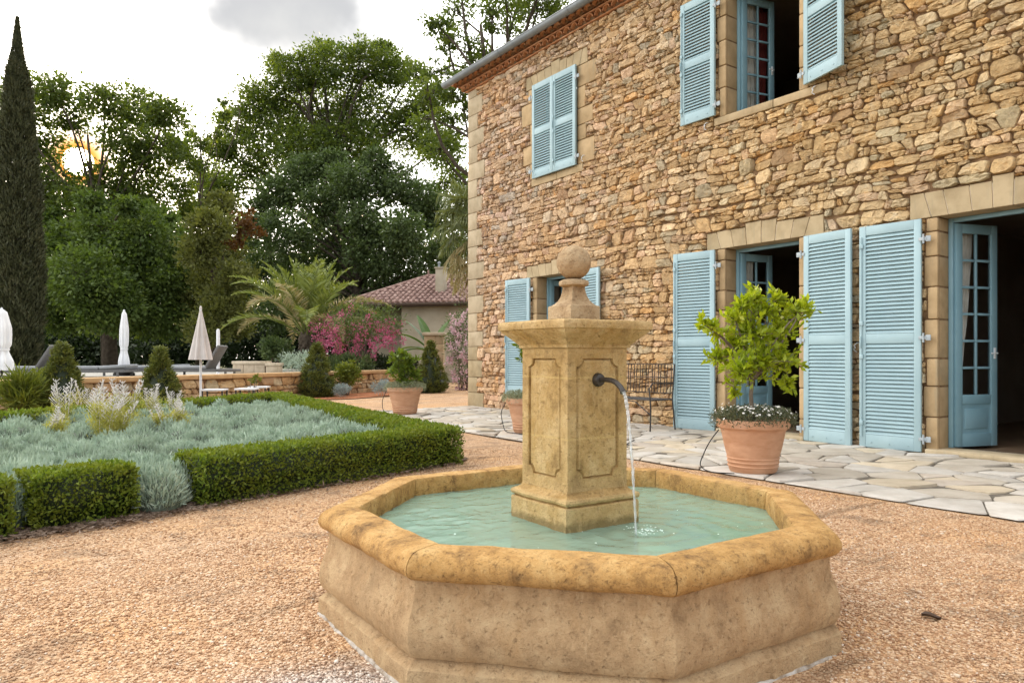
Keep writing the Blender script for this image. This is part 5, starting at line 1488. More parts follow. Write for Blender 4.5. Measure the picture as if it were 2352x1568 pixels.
# stone blocks on the pool terrace
for (u0, u1, vt, lab) in ((542, 615, 829, 'longer of the two low cut-stone blocks on the pool terrace'), (617, 643, 833, 'small square stone block right of the longer one')):
    d = 20.5; p = far((u0 + u1) / 2, 820, d); ht = CAM_H + (820 - vt) / 1660 * d - 0.6; wd = (u1 - u0) / 1660 * d
    b = MB(); b.col = (.50, .42, .33); nb2 = max(1, int(wd / 0.3))
    for i in range(nb2):
        kk_ = random.uniform(.85, 1.1); b.col = (.50 * kk_, .42 * kk_, .32 * kk_); b.box((-wd / 2 + wd * i / nb2 + .003, -.25, 0), (-wd / 2 + wd * (i + 1) / nb2 - .003, .25, ht - .09), 0, .015)
    b.col = (.55, .47, .36); b.box((-wd / 2 - .02, -.28, ht - .087), (wd / 2 + .02, .28, ht), 0, .012)
    o = b.build('stone_block', M['dressed_stone'], smooth=35, colattr=True, loc=(p[0], p[1], 0.6)); o.rotation_euler.z = -YAW
    tag(o, lab, 'stone block', 'stone blocks on the pool terrace')

# ------------------------------------------------------------------ parasols
def parasol(u, d, vt, vb, rpx, z0, label, cloth, tie=False, pole='white_metal', half=1.0):
    p = far(u, 820, d); t = empty('parasol', (p[0], p[1], z0), -YAW, label, 'parasol', 'closed parasols')
    zt = CAM_H + (820 - vt) / 1660 * d - z0; zb = CAM_H + (820 - vb) / 1660 * d - z0; R0 = rpx / 1660 * d
    b = MB(); b.tube([(0, 0, 0.06), (0, 0, zt - 0.03)], 0.024, 10); b.build('pole', M[pole], t, smooth=40)
    b = MB(); b.lathe([(0.001, 0.09), (0.20, 0.085), (0.24, 0.06), (0.24, 0.0)], 20); b.build('base', M[pole], t, smooth=40)
    b = MB(); pr_ = []
    for i in range(23):
        f = i / 22; z = zt - (zt - zb) * f
        if tie:
            r = R0 * np.interp(f, [0, .04, .3, .58, .66, .72, .85, 1.0], [.12, .45, .80, .80, .55, .62, .95, 1.0])
        else: r = R0 * (0.05 + 0.95 * f)
        pr_.append((r, z))
    def pleat(a, z):
        f = (zt - z) / (zt - zb); k = 8
        return 1 + (0.16 * min(1, f * 2.5)) * math.cos(k * a) + 0.05 * math.sin(3 * a + z * 4)
    b.lathe(pr_, 64, 0, (0, 0, 0), pleat)
    b.lathe([(r * .93, z) for r, z in pr_], 64, 0, (0, 0, 0), pleat)
    # scalloped hem
    o = b.build('canopy', M[cloth], t, smooth=180)
    b = MB(); b.lathe([(0.001, zt + 0.035), (0.018, zt + 0.025), (0.022, zt), (0.03, zt - 0.03)], 12); b.build('finial', M[cloth if not tie else 'white_metal'], t, smooth=180)
    if tie: b = MB(); b.lathe([(R0 * .70, zt - (zt - zb) * .645), (R0 * .70, zt - (zt - zb) * .675)], 24); b.build('strap', M[cloth], t, smooth=40)
    return t
parasol(461, 15.0, 706, 826, 24, 0.0, 'closed beige parasol with a white pole in front of the low wall', 'beige_cloth')
parasol(285, 17.6, 714, 846, 11, 0.6, 'slim white parasol tied shut on a dark pole, above the far cone', 'parasol_cloth', True, 'iron')
parasol(4, 14.3, 710, 850, 22, 0.6, 'white tied parasol cut by the left edge of the picture', 'parasol_cloth', True, 'iron')
p = far(501, 820, 18.2); b = MB(); zt = CAM_H + 65 / 1660 * 18.2 - 0.6
b.lathe([(0.001, zt), (0.03, zt - .01), (0.042, zt - .05), (0.045, zt * .5), (0.04, 0.03), (0.12, 0.02), (0.12, 0.0)], 14)
tag(b.build('post', M['parasol_cloth'], smooth=40, loc=(p[0], p[1], 0.6)), 'thin plain white post behind the raised lounger back', 'post')

# ------------------------------------------------------------------ loungers, low tables
def make_lounger(p, rz, back, label):
    t = empty('sun_lounger', p, rz, label, 'sun lounger', 'sun loungers along the pool')
    b = MB()
    for y in (-0.32, 0.32): b.box((-0.95, y - .02, .10), (0.95, y + .02, .16), 0, .006)
    for x in (-0.93, 0.93): b.box((x - .02, -.30, .102), (x + .02, .30, .158), 0, .006)
    b.build('frame', M['grey_weave'], t, smooth=35)
    for x in (-0.85, 0.8):
        for y in (-0.32, 0.32): q = MB(); q.box((x - .025, y - .018, 0), (x + .025, y + .018, .10), 0, .004); q.build('leg', M['grey_weave'], t, smooth=35)
    q = MB(); q.box((-0.94, -.30, .165), (0.35, .30, .245), 0, .03); q.build('mattress', M['grey_cushion'], t, smooth=40)
    q = MB(); rot = Matrix.Rotation(-back, 3, 'Y')
    q.box((0, -.30, .0), (0.62, .30, .075), 0, .03); q.v = [tuple(rot @ Vector(x) + Vector((0.36, 0, .17))) for x in q.v]
    q.build('backrest', M['grey_weave' if back > .3 else 'grey_cushion'], t, smooth=40)
for (u, d, bk, turn, lab) in ((60, 16.3, R_(58), 8, 'leftmost lounger, dark woven back raised, behind the spiky shrub'), (205, 16.6, R_(4), 2, 'flat grey lounger left of the tied white parasol'),
                              (335, 17.6, R_(3), -4, 'flat grey lounger between the tied white parasol and the second cone'), (450, 17.3, R_(60), 3, 'lounger with dark woven back raised, behind the beige parasol')):
    p = far(u, 820, d); make_lounger((p[0], p[1], 0.603), -YAW + R_(turn), bk, lab)
def make_low_table(u, v, d, ln, lab):
    p = far(u, v, d); t = empty('low_table', (p[0], p[1], 0.0), -YAW + R_(6), lab, 'table', 'low white tables by the retaining wall')
    h_ = p[2]; q = MB(); q.box((-ln / 2, -.2, h_ - .035), (ln / 2, .2, h_), 0, .006); q.build('tabletop', M['white_metal'], t, smooth=35)
    for x in (-1, 1):
        for y in (-1, 1): q = MB(); q.box((x * (ln / 2 - .03) - .015, y * .17 - .015, 0.0), (x * (ln / 2 - .03) + .015, y * .17 + .015, h_ - .036), 0, .003); q.build('leg', M['iron'], t, smooth=35)
make_low_table(493, 893, 15.2, 0.46, 'low white table just right of the beige parasol pole')
make_low_table(567, 891, 15.3, 0.42, 'low white table farther right, middle one of the three')
make_low_table(595, 887, 16.0, 0.40, 'low white table rightmost and farthest from the parasol')

# ------------------------------------------------------------------ topiary cones, shrubs
def topiary(u, d, vt, rpx, label, z0=0.0, seed=1):
    p = far(u, 820, d); zt = CAM_H + (820 - vt) / 1660 * d - z0; R0 = rpx / 1660 * d; rs = np.random.default_rng(seed)
    t = empty('topiary_cone', (p[0], p[1], z0), 0, label, 'topiary', 'clipped cone conifers along the wall')
    b = MB(); n = 9000
    K = 260; f = rs.random(K) ** 0.75; f = 1 - f
    prof = lambda f: np.interp(f, [0, .08, .2, .5, .8, 1.0], [.72, .95, 1.0, .62, .26, .03])
    f = np.sort(rs.random(K) ** 1.35); a = rs.random(K) * 2 * PI; r = prof(f) * R0 * (0.86 + .16 * rs.random(K))
    C = np.stack([r * np.cos(a), r * np.sin(a), 0.03 + f * (zt - 0.06)], 1)
    k = np.repeat(np.arange(K), n // K); off = rs.normal(size=(len(k), 3)) * np.array([.035, .035, .03])
    P = C[k] + off; P[:, 2] = np.clip(P[:, 2], 0.01, zt)
    ax = np.stack([np.cos(a[k]) * .8, np.sin(a[k]) * .8, np.full(len(k), .7)], 1) + rs.normal(size=(len(k), 3)) * .45
    b.quads(leaves(P, ax, .05 + .04 * rs.random(len(k)), .022)); b.build('foliage', M['leaf_topiary'], t)
    b = MB(); b.lathe([(R0 * .6, 0.02), (R0 * .84, zt * .12), (R0 * .84, zt * .2), (R0 * .5, zt * .5), (R0 * .2, zt * .8), (.002, zt * .97)], 14); b.build('stems', M['box_inner'], t)  # solid dark core added behind the cone's leaves, no stems modelled
topiary(143, 12.2, 788, 54, 'cone conifer furthest left, behind the tall white spires', 0, 2)
topiary(367, 13.7, 797, 44, 'cone conifer left of the beige parasol', 0, 3)
topiary(728, 18.9, 787, 43, 'cone conifer below the palm, in the orange mulch', 0, 4)
topiary(989, 21.4, 784, 39, 'cone conifer beside the stone gate pillar', 0, 5)

def shrub(name, label, cat, u, v, d, rpx, mat, n=1500, ls=.07, z0=0.0, squash=1.0, stems=8, flowers=None, group=None, wratio=1.0, narrow=0.5, up=0.4):
    c = far(u, v, d); p = np.array([c[0], c[1], z0]); t = empty(name, p, 0, label, cat, group)
    R0 = rpx / 1660 * d; b = MB(); st = MB(); cz = c[2] - z0; K = max(6, n // 26)
    dr = rdirs(K); rr = R0 * (0.35 + .65 * RNG.random((K, 1))); C = np.array([0, 0, cz]) + dr * rr * np.array([wratio, wratio, squash]); C[:, 2] = np.maximum(C[:, 2], .03)
    k = np.repeat(np.arange(K), 26); off = RNG.normal(size=(len(k), 3)) * R0 * .13
    P = C[k] + off; P[:, 2] = np.maximum(P[:, 2], .01)
    ax = unit(off) * .6 + dr[k] * .5 + RNG.normal(size=(len(k), 3)) * .5 + np.array([0, 0, up])
    l = ls * (.6 + .8 * RNG.random(len(k))); b.quads(leaves(P, ax, l, l * narrow))
    b.build('foliage', mat, t)
    for i in range(stems): limb(st, (RNG.normal() * .08, RNG.normal() * .08, -.02), C[i % K], .02 + .004 * R0, .005, .08, 5, 5)
    if stems: st.build('stem', M['pale_bark'], t, smooth=180)
    if flowers:
        fm, nf, fs, low = flowers; q = MB(); KK = nf // 12
        dr2 = rdirs(KK); C2 = np.array([0, 0, cz]) + dr2 * R0 * (.6 + .45 * RNG.random((KK, 1))) * np.array([wratio, wratio, squash]); C2[:, 2] -= low * RNG.random(KK)
        k = np.repeat(np.arange(KK), 12); P = C2[k] + RNG.normal(size=(len(k), 3)) * R0 * .055; P[:, 2] = np.maximum(P[:, 2], .02)
        q.quads(leaves(P, RNG.normal(size=(len(k), 3)), fs * (.7 + .6 * RNG.random(len(k))), fs * .8)); tag(q.build('flower', fm, t), kind='stuff')
    return t
shrub('lavender', 'small grey lavender mound right of the cone below the palm', 'shrub', 786, 897, 18.6, 17, M['leaf_lavender'], 1400, .07, 0, .75, 0, None, 'grey mounds in the mulch', 1.0, .16, .9)
shrub('lavender', 'grey lavender mound behind the distant terracotta pot', 'shrub', 880, 890, 19.4, 22, M['leaf_lavender'], 1400, .07, 0, .7, 0, None, 'grey mounds in the mulch', 1.2, .16, .9)
shrub('shrub', 'yellow-green shrub by the low wall, right of the palm-side cone', 'shrub', 798, 860, 19.6, 30, M['leaf_shrub'], 1500, .08, 0, 1.0, 6)
shrub('fern', 'spiky light green fern-like shrub at the left, before the wall', 'shrub', 52, 905, 11.6, 44, M['leaf_shrub'], 1700, .20, 0, .9, 5, None, None, .9, .10, .8)
shrub('shrub', 'light green shrub standing behind the coping left of the first cone', 'shrub', 95, 880, 12.9, 30, M['leaf_shrub'], 900, .08, 0.3, 1.0, 4)
shrub('shrub', 'dark rounded bush at the foot of the palm', 'shrub', 632, 800, 22.5, 34, M['leaf_blue'], 2200, .09, .6, .8, 4)
shrub('shrub', 'grey-green spreading bush below the palm trunk', 'shrub', 690, 830, 21.5, 34, M['leaf_santolina'], 1500, .10, .6, .6, 0, None, None, 1.5, .2)
shrub('shrub', 'dark green low planting under the pink oleander', 'shrub', 790, 835, 22.5, 34, M['leaf_blue'], 2600, .09, .5, .55, 3, None, None, 2.0)
shrub('shrub', 'dark mound of leaves between the oleander stems and the pillar', 'shrub', 900, 838, 24.5, 32, M['leaf_dark'], 2400, .10, .4, .7, 3, None, None, 1.9)
shrub('oleander', 'large oleander covered in deep pink flowers before the outbuilding', 'oleander', 822, 742, 23.4, 74, M['leaf_shrub_dark'], 4200, .12, .5, .60, 22, (M['petal_pink'], 2600, .075, .75), 'oleanders', 1.45, .22, .2)
shrub('oleander', 'pale pink oleander squeezed beside the corner of the house', 'oleander', 1066, 790, 23.0, 58, M['leaf_blue'], 2600, .11, 0.0, 1.6, 8, (M['petal_pale'], 1500, .075, .4), 'oleanders', .75, .22, .2)
shrub('sapling', 'tiny sapling beside the low white tables', 'plant', 585, 868, 15.6, 12, M['leaf_shrub'], 130, .05, 0.0, 1.2, 4)

# ------------------------------------------------------------------ palms, banana
def frond(mb, mbr, p0, dirv, length, droop, mat=0, leaf=.34, n=46, wid=.03):
    """arching feather frond"""
    d0 = np.array(dirv, float); d0 /= np.linalg.norm(d0); pts = [np.array(p0, float)]; d = d0.copy(); S = 16
    for i in range(S):
        d = d + np.array([0, 0, -droop / S * (0.4 + 1.6 * i / S)]); d /= np.linalg.norm(d); pts.append(pts[-1] + d * length / S)
    pts = np.array(pts); mbr.tube([tuple(x) for x in pts], list(np.linspace(.028, .006, S + 1)), 5)
    t = np.linspace(.20, .99, n); ix = t * S; i0 = np.minimum(ix.astype(int), S - 1); fr_ = (ix - i0)[:, None]
    P = pts[i0] * (1 - fr_) + pts[i0 + 1] * fr_; T = unit(pts[i0 + 1] - pts[i0])
    side = unit(np.cross(T, np.array([0, 0, 1.0]) + 1e-3)); up = np.cross(side, T)
    for sg in (-1, 1):
        ax = side * sg * .75 + T * .75 + up * .28 + RNG.normal(size=(n, 3)) * .08 - np.array([0, 0, .12])
        l = leaf * np.sin(np.clip(t * 1.02, 0, 1) * PI * .86 + .36) * (0.9 + .2 * RNG.random(n)); mb.quads(leaves(P, ax, l, wid, .15), mat)
def date_palm():
    d = 24.5; base = far(706, 820, d); base[2] = .55; t = empty('date_palm', base, 0, 'feather palm with arching fronds beside the pink oleander', 'palm')
    zt = CAM_H + (820 - 778) / 1660 * d - .55; b = MB(); rs = random.Random(3)
    b.lathe([(.26, -.05), (.24, .2), (.22, zt * .5), (.25, zt * .8), (.30, zt), (.2, zt + .25), (.02, zt + .4)], 18, 0, (0, 0, 0), lambda a, z: 1 + .10 * math.sin(9 * a + z * 14))
    for i in range(70):
        a = i * 2.4; z = zt * (i / 70.0); b.obox((.24 * math.cos(a), .24 * math.sin(a), z), (.10, .09, .16), Matrix.Rotation(a, 3, 'Z') @ Matrix.Rotation(R_(-28), 3, 'Y'), 0, .02)
    b.build('trunk', M['bark'], t, smooth=60)
    lf = MB(); rb = MB()
    for i in range(38):
        f = i / 37; a = i * 2.3999; el = R_(86 - 50 * f ** 0.85 + rs.uniform(-9, 9)); L_ = 3.25 * rs.uniform(.85, 1.1) * (.84 + .2 * f)
        dv = (math.cos(a) * math.cos(el), math.sin(a) * math.cos(el), math.sin(el)); frond(lf, rb, (dv[0] * .16, dv[1] * .16, zt + .15 - .1 * f), dv, L_, 0.75 + 0.85 * f, 1 if (f > .50 and rs.random() < .55) else 0, .58, 44, .050)
    rb.build('frond_rib', M['leaf_palm'], t, smooth=180); lf.build('frond', [M['leaf_palm'], M['leaf_palm_old']], t)
date_palm()
def fan_palm():
    d = 21.0; base = far(1088, 820, d); base[2] = 0.0; t = empty('fan_palm', base, 0, 'fan palm with hanging leaves half hidden by the house corner', 'palm')
    zt = CAM_H + (820 - 490) / 1660 * d; b = MB(); b.lathe([(.16, 0), (.14, zt * .5), (.17, zt * .85), (.12, zt), (.01, zt + .2)], 14, 0, (0, 0, 0), lambda a, z: 1 + .12 * math.sin(7 * a + z * 30)); b.build('trunk', M['bark'], t, smooth=180)
    lf = MB(); rb = MB(); rs = random.Random(6)
    for i in range(46):
        f = i / 45; a = i * 2.3999; el = R_(70 - 130 * f); z0 = zt - 1.15 * f * f; l = .55 * rs.uniform(.85, 1.15)
        dv = np.array([math.cos(a) * math.cos(el), math.sin(a) * math.cos(el), math.sin(el)]); c = np.array([0, 0, z0]) + dv * (.2 + l * .8)
        rb.tube([(0, 0, z0), tuple(c)], [.016, .010], 5); n = 26
        side = unit(np.cross(dv, [0, 0, 1.0])[None])[0]; th = np.linspace(-1.9, 1.9, n)
        ax = dv[None] * np.cos(th)[:, None] + side[None] * np.sin(th)[:, None] + np.array([0, 0, -.45 - .5 * f])
        m = 2 if 0 else 0
        lf.quads(leaves(np.repeat(c[None], n, 0), ax, .62 * (.85 + .3 * RNG.random(n)), .05, .1), 1 if f > .72 else 0)
        # drooping tips
        tip = c + unit(ax) * .55; lf.quads(leaves(tip, ax * .4 + np.array([0, 0, -1.0]), .26 + .1 * RNG.random(n), .03, .1), 1 if f > .72 else 0)
    rb.build('leaf_stalk', M['leaf_fan'], t, smooth=180); lf.build('fan_leaf', [M['leaf_fan'], M['leaf_palm_old']], t)
fan_palm()
def banana():
    d = 24.6; base = far(992, 820, d); base[2] = .2; t = empty('banana_plant', base, 0, 'broad-leaved banana plant behind the gate pillar', 'plant')
    st = MB(); st.tube([(0, 0, -.2), (0, 0, 1.0)], [.10, .06], 10); st.build('stem', M['leaf_banana'], t, smooth=180); rs = random.Random(2)
    for i, (ang, el, L_) in enumerate(((172, 66, 1.7), (196, 52, 1.6), (8, 62, 1.7), (-16, 46, 1.5), (140, 74, 1.6), (35, 72, 1.5), (220, 30, 1.3), (160, 34, 1.4), (20, 30, 1.3))):
        a = R_(ang) - YAW; e = R_(el); dv = np.array([math.cos(a) * math.cos(e), math.sin(a) * math.cos(e), math.sin(e)]); p = np.array([0, 0, .95]); b = MB(); rows = []
        for j in range(13):
            f = j / 12; wv = .22 * math.sin(PI * min(1, .08 + f * .94)) ** .7; side = unit(np.cross(dv, [0, 0, 1.0])[None])[0]
            fold = np.array([0, 0, .35]); rows.append((p + side * wv - fold * wv * -.6, p.copy(), p - side * wv + fold * wv * .6)); dv = dv + np.array([0, 0, -.085]); dv /= np.linalg.norm(dv); p = p + dv * L_ / 12
        for j in range(12):
            for q in range(2): b.add([rows[j][q], rows[j][q + 1], rows[j + 1][q + 1], rows[j + 1][q]], [(0, 1, 2, 3)])
        b.build('leaf', M['leaf_banana'], t, smooth=180)
banana()

# ------------------------------------------------------------------ outbuilding
def outbuilding():
    P1 = far(783, 820, 31.0); P2 = far(1190, 820, 29.0); ze = 3.32
    e = (P2 - P1); e[2] = 0; L_ = np.linalg.norm(e); e /= L_; nrm = np.array([-e[1], e[0], 0]); 
    if nrm @ FW < 0: nrm = -nrm
    ang = math.atan2(e[1], e[0]); org = np.array([P1[0], P1[1], 0.0])
    t = empty('outbuilding', org, ang, 'low cream outbuilding with a hipped canal-tile roof', 'building')
    D_ = 7.0; ax_ = 2.75; ay_ = 3.2; za = 4.75
    w_ = MB(); ov = .45
    # walls: open porch on the left, rendered block on the right
    w_.box((ov + 2.15, ov, 0), (L_ - ov, ov + .2, ze - .12), 0, .01); w_.box((ov + 2.15, ov + .205, 0), (ov + 2.35, D_ - ov, ze - .12), 0, .01); w_.box((ov, D_ - ov - .2, 0), (ov + 2.14, D_ - ov, ze - .12), 0, .01)
    w_.box((ov, ov + 1.6, 0), (ov + 1.55, ov + 1.8, ze - .12), 0, .01); w_.box((ov, ov + 1.805, 0), (ov + .2, D_ - ov - .21, ze - .12), 0, .01)
    w_.box((L_ - ov - .2, ov + .205, 0), (L_ - ov, D_ - ov, ze - .12), 0, .01); w_.box((ov + 2.36, D_ - ov - .2, 0), (L_ - ov - .21, D_ - ov, ze - .12), 0, .01)
    w_.build('wall', M['render_cream'], t, smooth=30)
    q = MB(); q.box((ov - .04, ov, 0), (ov + .14, ov + .18, ze - .13), 0, .01); q.build('porch_post', M['dark_wood'], t, smooth=30)
    q = MB(); q.box((ov + 1.56, ov + 1.66, 0.5), (ov + 2.13, ov + 1.72, 2.5), 0, .01); q.build('door', M['dark_wood'], t, smooth=30)
    q = MB(); q.box((0, -.06, ze - .10), (L_, -.0, ze - .005), 0, .01); q.box((0.0, .002, ze - .10), (.06, D_, ze - .005), 0, .01); q.box((.07, .01, ze - .14), (L_, D_, ze - .105)); q.build('fascia', M['dark_wood'], t, smooth=30)
    r = MB(); A = Vector((ax_, ay_, za)); B2 = Vector((L_ - 3.4, ay_ + .3, za - .0))
    c = [Vector((0, 0, ze)), Vector((L_, 0, ze)), Vector((L_, D_, ze)), Vector((0, D_, ze))]
    r.add([*c, A, B2], [(0, 1, 5, 4), (1, 2, 5), (2, 3, 4, 5), (3, 0, 4)])
    def ribs(p0, p1, tops):
        ed = (p1 - p0); l = ed.length; ed.normalize(); n = int(l / .25)
        for i in range(n):
            s_ = (i + .5) * l / n; base = p0 + ed * s_
            up = None
            inw = Vector((-ed.y, ed.x, 0))
            if inw.dot((A - p0)) < 0: inw = -inw
            # where this line meets the hips / ridge
            best = None
            segs = [(p0, tops[0]), (p1, tops[-1])] + ([(tops[0], tops[1])] if len(tops) > 1 else [])
            for (a, b_) in segs:
                d1 = inw; d2 = (b_ - a); den = d1.x * d2.y - d1.y * d2.x
                if abs(den) < 1e-6: continue
                w2 = a - base; k1 = (w2.x * d2.y - w2.y * d2.x) / den; k2 = (w2.x * d1.y - w2.y * d1.x) / den
                if k1 > .02 and -.001 <= k2 <= 1.001 and (best is None or k1 < best[0]): best = (k1, a + d2 * k2)
            if not best: continue
            top = best[1]; ln = (top - base).length; nseg = max(1, int(ln / .34)); dirv = (top - base).normalized(); nn = ed.cross(dirv)
            if nn.z < 0: nn = -nn
            for j in range(nseg):
                a = base + dirv * (ln * j / nseg) - dirv * .03; b_ = base + dirv * (ln * (j + 1) / nseg); vs = []
                for pt, rr, lift in ((a, .098, .02), (b_, .076, 0)):
                    for k in range(6): th = PI * k / 5; vs.append(pt + ed * rr * math.cos(th) + nn * (rr * .9 * math.sin(th) + lift))
                r.add(vs, [(k, k + 1, 7 + k, 6 + k) for k in range(5)] + [(0, 1, 2, 3, 4, 5)])
    ribs(c[0], c[1], [A, B2]); ribs(c[3], c[0], [A]); 
    for a, b_ in ((c[0], A), (A, B2), (c[3], A), (c[1], B2)): r.tube([a + Vector((0, 0, .04)), b_ + Vector((0, 0, .05))], .085, 8)
    ro = r.build('roof', M['old_tile'], t, smooth=40)
    q = MB(); q.lathe([(.05, 0), (.07, .04), (.03, .08), (.05, .14), (.01, .24)], 10, 0, (A.x, A.y, za + .1)); q.build('finial', M['old_tile'], ro, smooth=60)
    q = MB(); cxp = 4.05; q.box((cxp - .20, 1.2, ze + .1), (cxp + .20, 1.6, ze + 1.55), 0, .01); q.box((cxp - .24, 1.16, ze + 1.552), (cxp + .24, 1.64, ze + 1.61), 0, .01); q.build('chimney', M['render_cream'], ro, smooth=30)
    q = MB(); q.tube([(cxp - .1, 1.4, ze + 1.6), (cxp - .1, 1.4, ze + 1.8)], .05, 8); q.lathe([(.09, 0), (.05, .05), (.01, .07)], 10, 0, (cxp - .1, 1.4, ze + 1.8)); q.build('chimney_cowl', M['zinc'], ro, smooth=40)
outbuilding()

# ------------------------------------------------------------------ terracotta pots with lemon trees
def pot_mesh(r_top=.315, r_bot=.205, ht=.47):
    b = MB()
    f = lambda k: r_bot + (r_top * .93 - r_bot) * k
    pr_ = [(.001, .004), (r_bot - .01, .004), (r_bot, .015), (f(.10), .05), (f(.10) + .008, .058), (f(.10), .068), (f(.15) + .001, .085), (f(.15) + .008, .093), (f(.16), .103), (f(.20), .12), (f(.20) + .007, .128), (f(.21), .137),
           (f(.5), ht * .5), (f(.8), ht * .78), (r_top * .93, ht * .83), (r_top * .985, ht * .85), (r_top, ht * .88), (r_top, ht * .95), (r_top * .985, ht), (r_top * .93, ht), (r_top * .90, ht * .96), (r_top * .88, ht * .86)]
    b.lathe(pr_, 56, 0); return b
def potted(loc, label, plabel, pcat, scale=1.0, tree=True, crown=None, daisy=True, seed=1, low=None):
    t = empty('terracotta_pot', loc, 0, label, 'pot', 'terracotta pots along the terrace edge')
    ht = .47 * scale; rt = .315 * scale
    pot_mesh(rt, .205 * scale, ht).build('pot', M['terracotta_pot'], t, smooth=35)
    q = MB(); q.lathe([(.001, ht * .93), (rt * .6, ht * .925), (rt * .885, ht * .90)], 24); q.build('soil', M['soil'], t, smooth=180)
    rs = np.random.default_rng(seed)
    o = empty('underplanting', (loc[0], loc[1], loc[2] + ht * .92), 0, plabel[0], 'plant', 'plants spilling over the pot rims')
    b = MB(); n = 2600; a = rs.random(n) * 2 * PI; r = rt * 1.16 * np.sqrt(rs.random(n)) ; z = .02 + .13 * rs.random(n) * (1 - .3 * (r / rt) ** 2) - np.clip(r / rt - .9, 0, 1) * .30 * rs.random(n)
    P = np.stack([r * np.cos(a), r * np.sin(a), z], 1); ax = np.stack([np.cos(a) * .5, np.sin(a) * .5, np.full(n, .7)], 1) + rs.normal(size=(n, 3)) * .5
    b.quads(leaves(P, ax, .028 + .02 * rs.random(n), .010 if daisy else .008)); b.build('foliage', M['leaf_daisy' if daisy else 'leaf_trailing'], o)
    if daisy:
        b = MB(); m = 170; a = rs.random(m) * 2 * PI; r = rt * 1.15 * np.sqrt(rs.random(m)); z = .09 + .08 * rs.random(m) - np.clip(r / rt - .88, 0, 1) * .22
        for x_, y_, z_ in zip(r * np.cos(a), r * np.sin(a), z):
            nn = Vector((x_ * 1.2 + rs.normal() * .1, y_ * 1.2 + rs.normal() * .1, .35)).normalized(); u_ = nn.orthogonal().normalized(); w2 = nn.cross(u_); rr = .010 + .004 * rs.random()
            c0 = Vector((x_, y_, z_)); b.add([c0 + nn * .003] + [c0 + (u_ * math.cos(k * PI / 4) + w2 * math.sin(k * PI / 4)) * rr * (1 if k % 2 else .72) for k in range(8)], [(0, k + 1, (k + 1) % 8 + 1) for k in range(8)])
        tag(b.build('flower', M['petal_white'], o), kind='stuff')
    if tree:
        tz, lobes, n, ls, tname = crown
        L_ = empty('lemon_tree', (loc[0], loc[1], loc[2] + ht * .92), 0, plabel[1], pcat, 'lemon trees in pots')
        tk = MB(); lf = MB(); q0 = np.array([.0, 0, -.05]); q1 = np.array([-.015, .01, tz * .6]); q2 = np.array([0.0, 0, tz])
        tk.tube([q0, q1, q2], [.021, .018, .016], 9)
        for (x, y, z, r, k) in lobes:
            c = np.array([x, y, z]); limb(tk, q2 - np.array([0, 0, .03]), c, .011, .005, .06, 6, 6)
            m = int(n * k); K = max(3, m // 14); dr = rdirs(K); C = c + dr * r * (RNG.random((K, 1)) ** .5)
            for e_ in C: tk.tube([c, (c + e_) / 2 + RNG.normal(size=3) * .01, e_ + (e_ - c) * .2], [.004, .003, .0015], 4)
            kk = np.repeat(np.arange(K), 14); tt = RNG.random((len(kk), 1)) * 1.25; P = c + (C[kk] - c) * tt * 1.05 + RNG.normal(size=(len(kk), 3)) * .012
            ax = unit(C[kk] - c) * .7 + RNG.normal(size=(len(kk), 3)) * .55 + np.array([0, 0, .35]); l = ls * (.65 + .6 * RNG.random(len(kk))); lf.quads(leaves(P, ax, l, l * .44, .18))
        tk.build('trunk', M['pale_bark'], L_, smooth=180); lf.build('crown', M['leaf_lemon' if daisy else 'leaf_citrus'], L_)
def cl(u, v, dd, rpx, k, base, d):
    p = far(u, v, d + dd) - np.array(base); return (p[0], p[1], p[2], rpx / 1660 * (d + dd), k)
loc1 = (5.50, 4.02, 0.03); d1 = loc1[0] * FW[0] + loc1[1] * FW[1]; b1_ = (loc1[0], loc1[1], loc1[2] + .47 * .92)
lob1 = [cl(u, v, dd, r, k, b1_, d1) for u, v, dd, r, k in ((1725, 760, 0, 62, 1.3), (1790, 765, .1, 58, 1.2), (1750, 830, -.1, 60, 1.2), (1690, 800, .1, 48, .9), (1800, 830, 0, 45, .8), (1700, 850, -.2, 42, .8), (1760, 715, .05, 45, .8), (1710, 700, -.05, 34, .5), (1735, 690, .0, 26, .4), (1780, 690, 0, 28, .4), (1835, 720, .05, 34, .55), (1858, 705, .1, 20, .25), (1640, 758, .0, 26, .35), (1615, 745, -.05, 14, .15), (1650, 820, .1, 32, .4), (1690, 885, 0, 22, .25), (1810, 875, 0, 26, .3), (1690, 735, -.1, 36, .5))]
potted(loc1, 'big terracotta pot nearest the fountain, on the terrace edge', ('small white daisies spilling round the big near pot', 'bright green lemon tree in the near pot by the middle door'), 'lemon tree', 1.0, True, (.42, lob1, 330, .074, 0), True, 2)
loc2 = (5.98, 11.75, 0.03); d2 = loc2[0] * FW[0] + loc2[1] * FW[1]; b2_ = (loc2[0], loc2[1], loc2[2] + .47 * .92)
lob2 = [cl(u, v, dd, r, k, b2_, d2) for u, v, dd, r, k in ((925, 850, 0, 26, 1.2), (915, 828, 0, 20, .8), (940, 835, 0, 18, .7), (905, 855, 0, 16, .6), (948, 862, 0, 18, .7), (925, 815, 0, 12, .4), (930, 878, 0, 18, .6))]
potted(loc2, 'terracotta pot farthest away, at the terrace end near the house corner', ('grey-leaved flowers trailing from the farthest pot', 'small dense lemon tree in the farthest pot'), 'lemon tree', 1.02, True, (.22, lob2, 260, .10, 0), False, 4)
loc3 = (5.86, 7.85, 0.03); d3 = loc3[0] * FW[0] + loc3[1] * FW[1]; b3_ = (loc3[0], loc3[1], loc3[2] + .47 * .92)
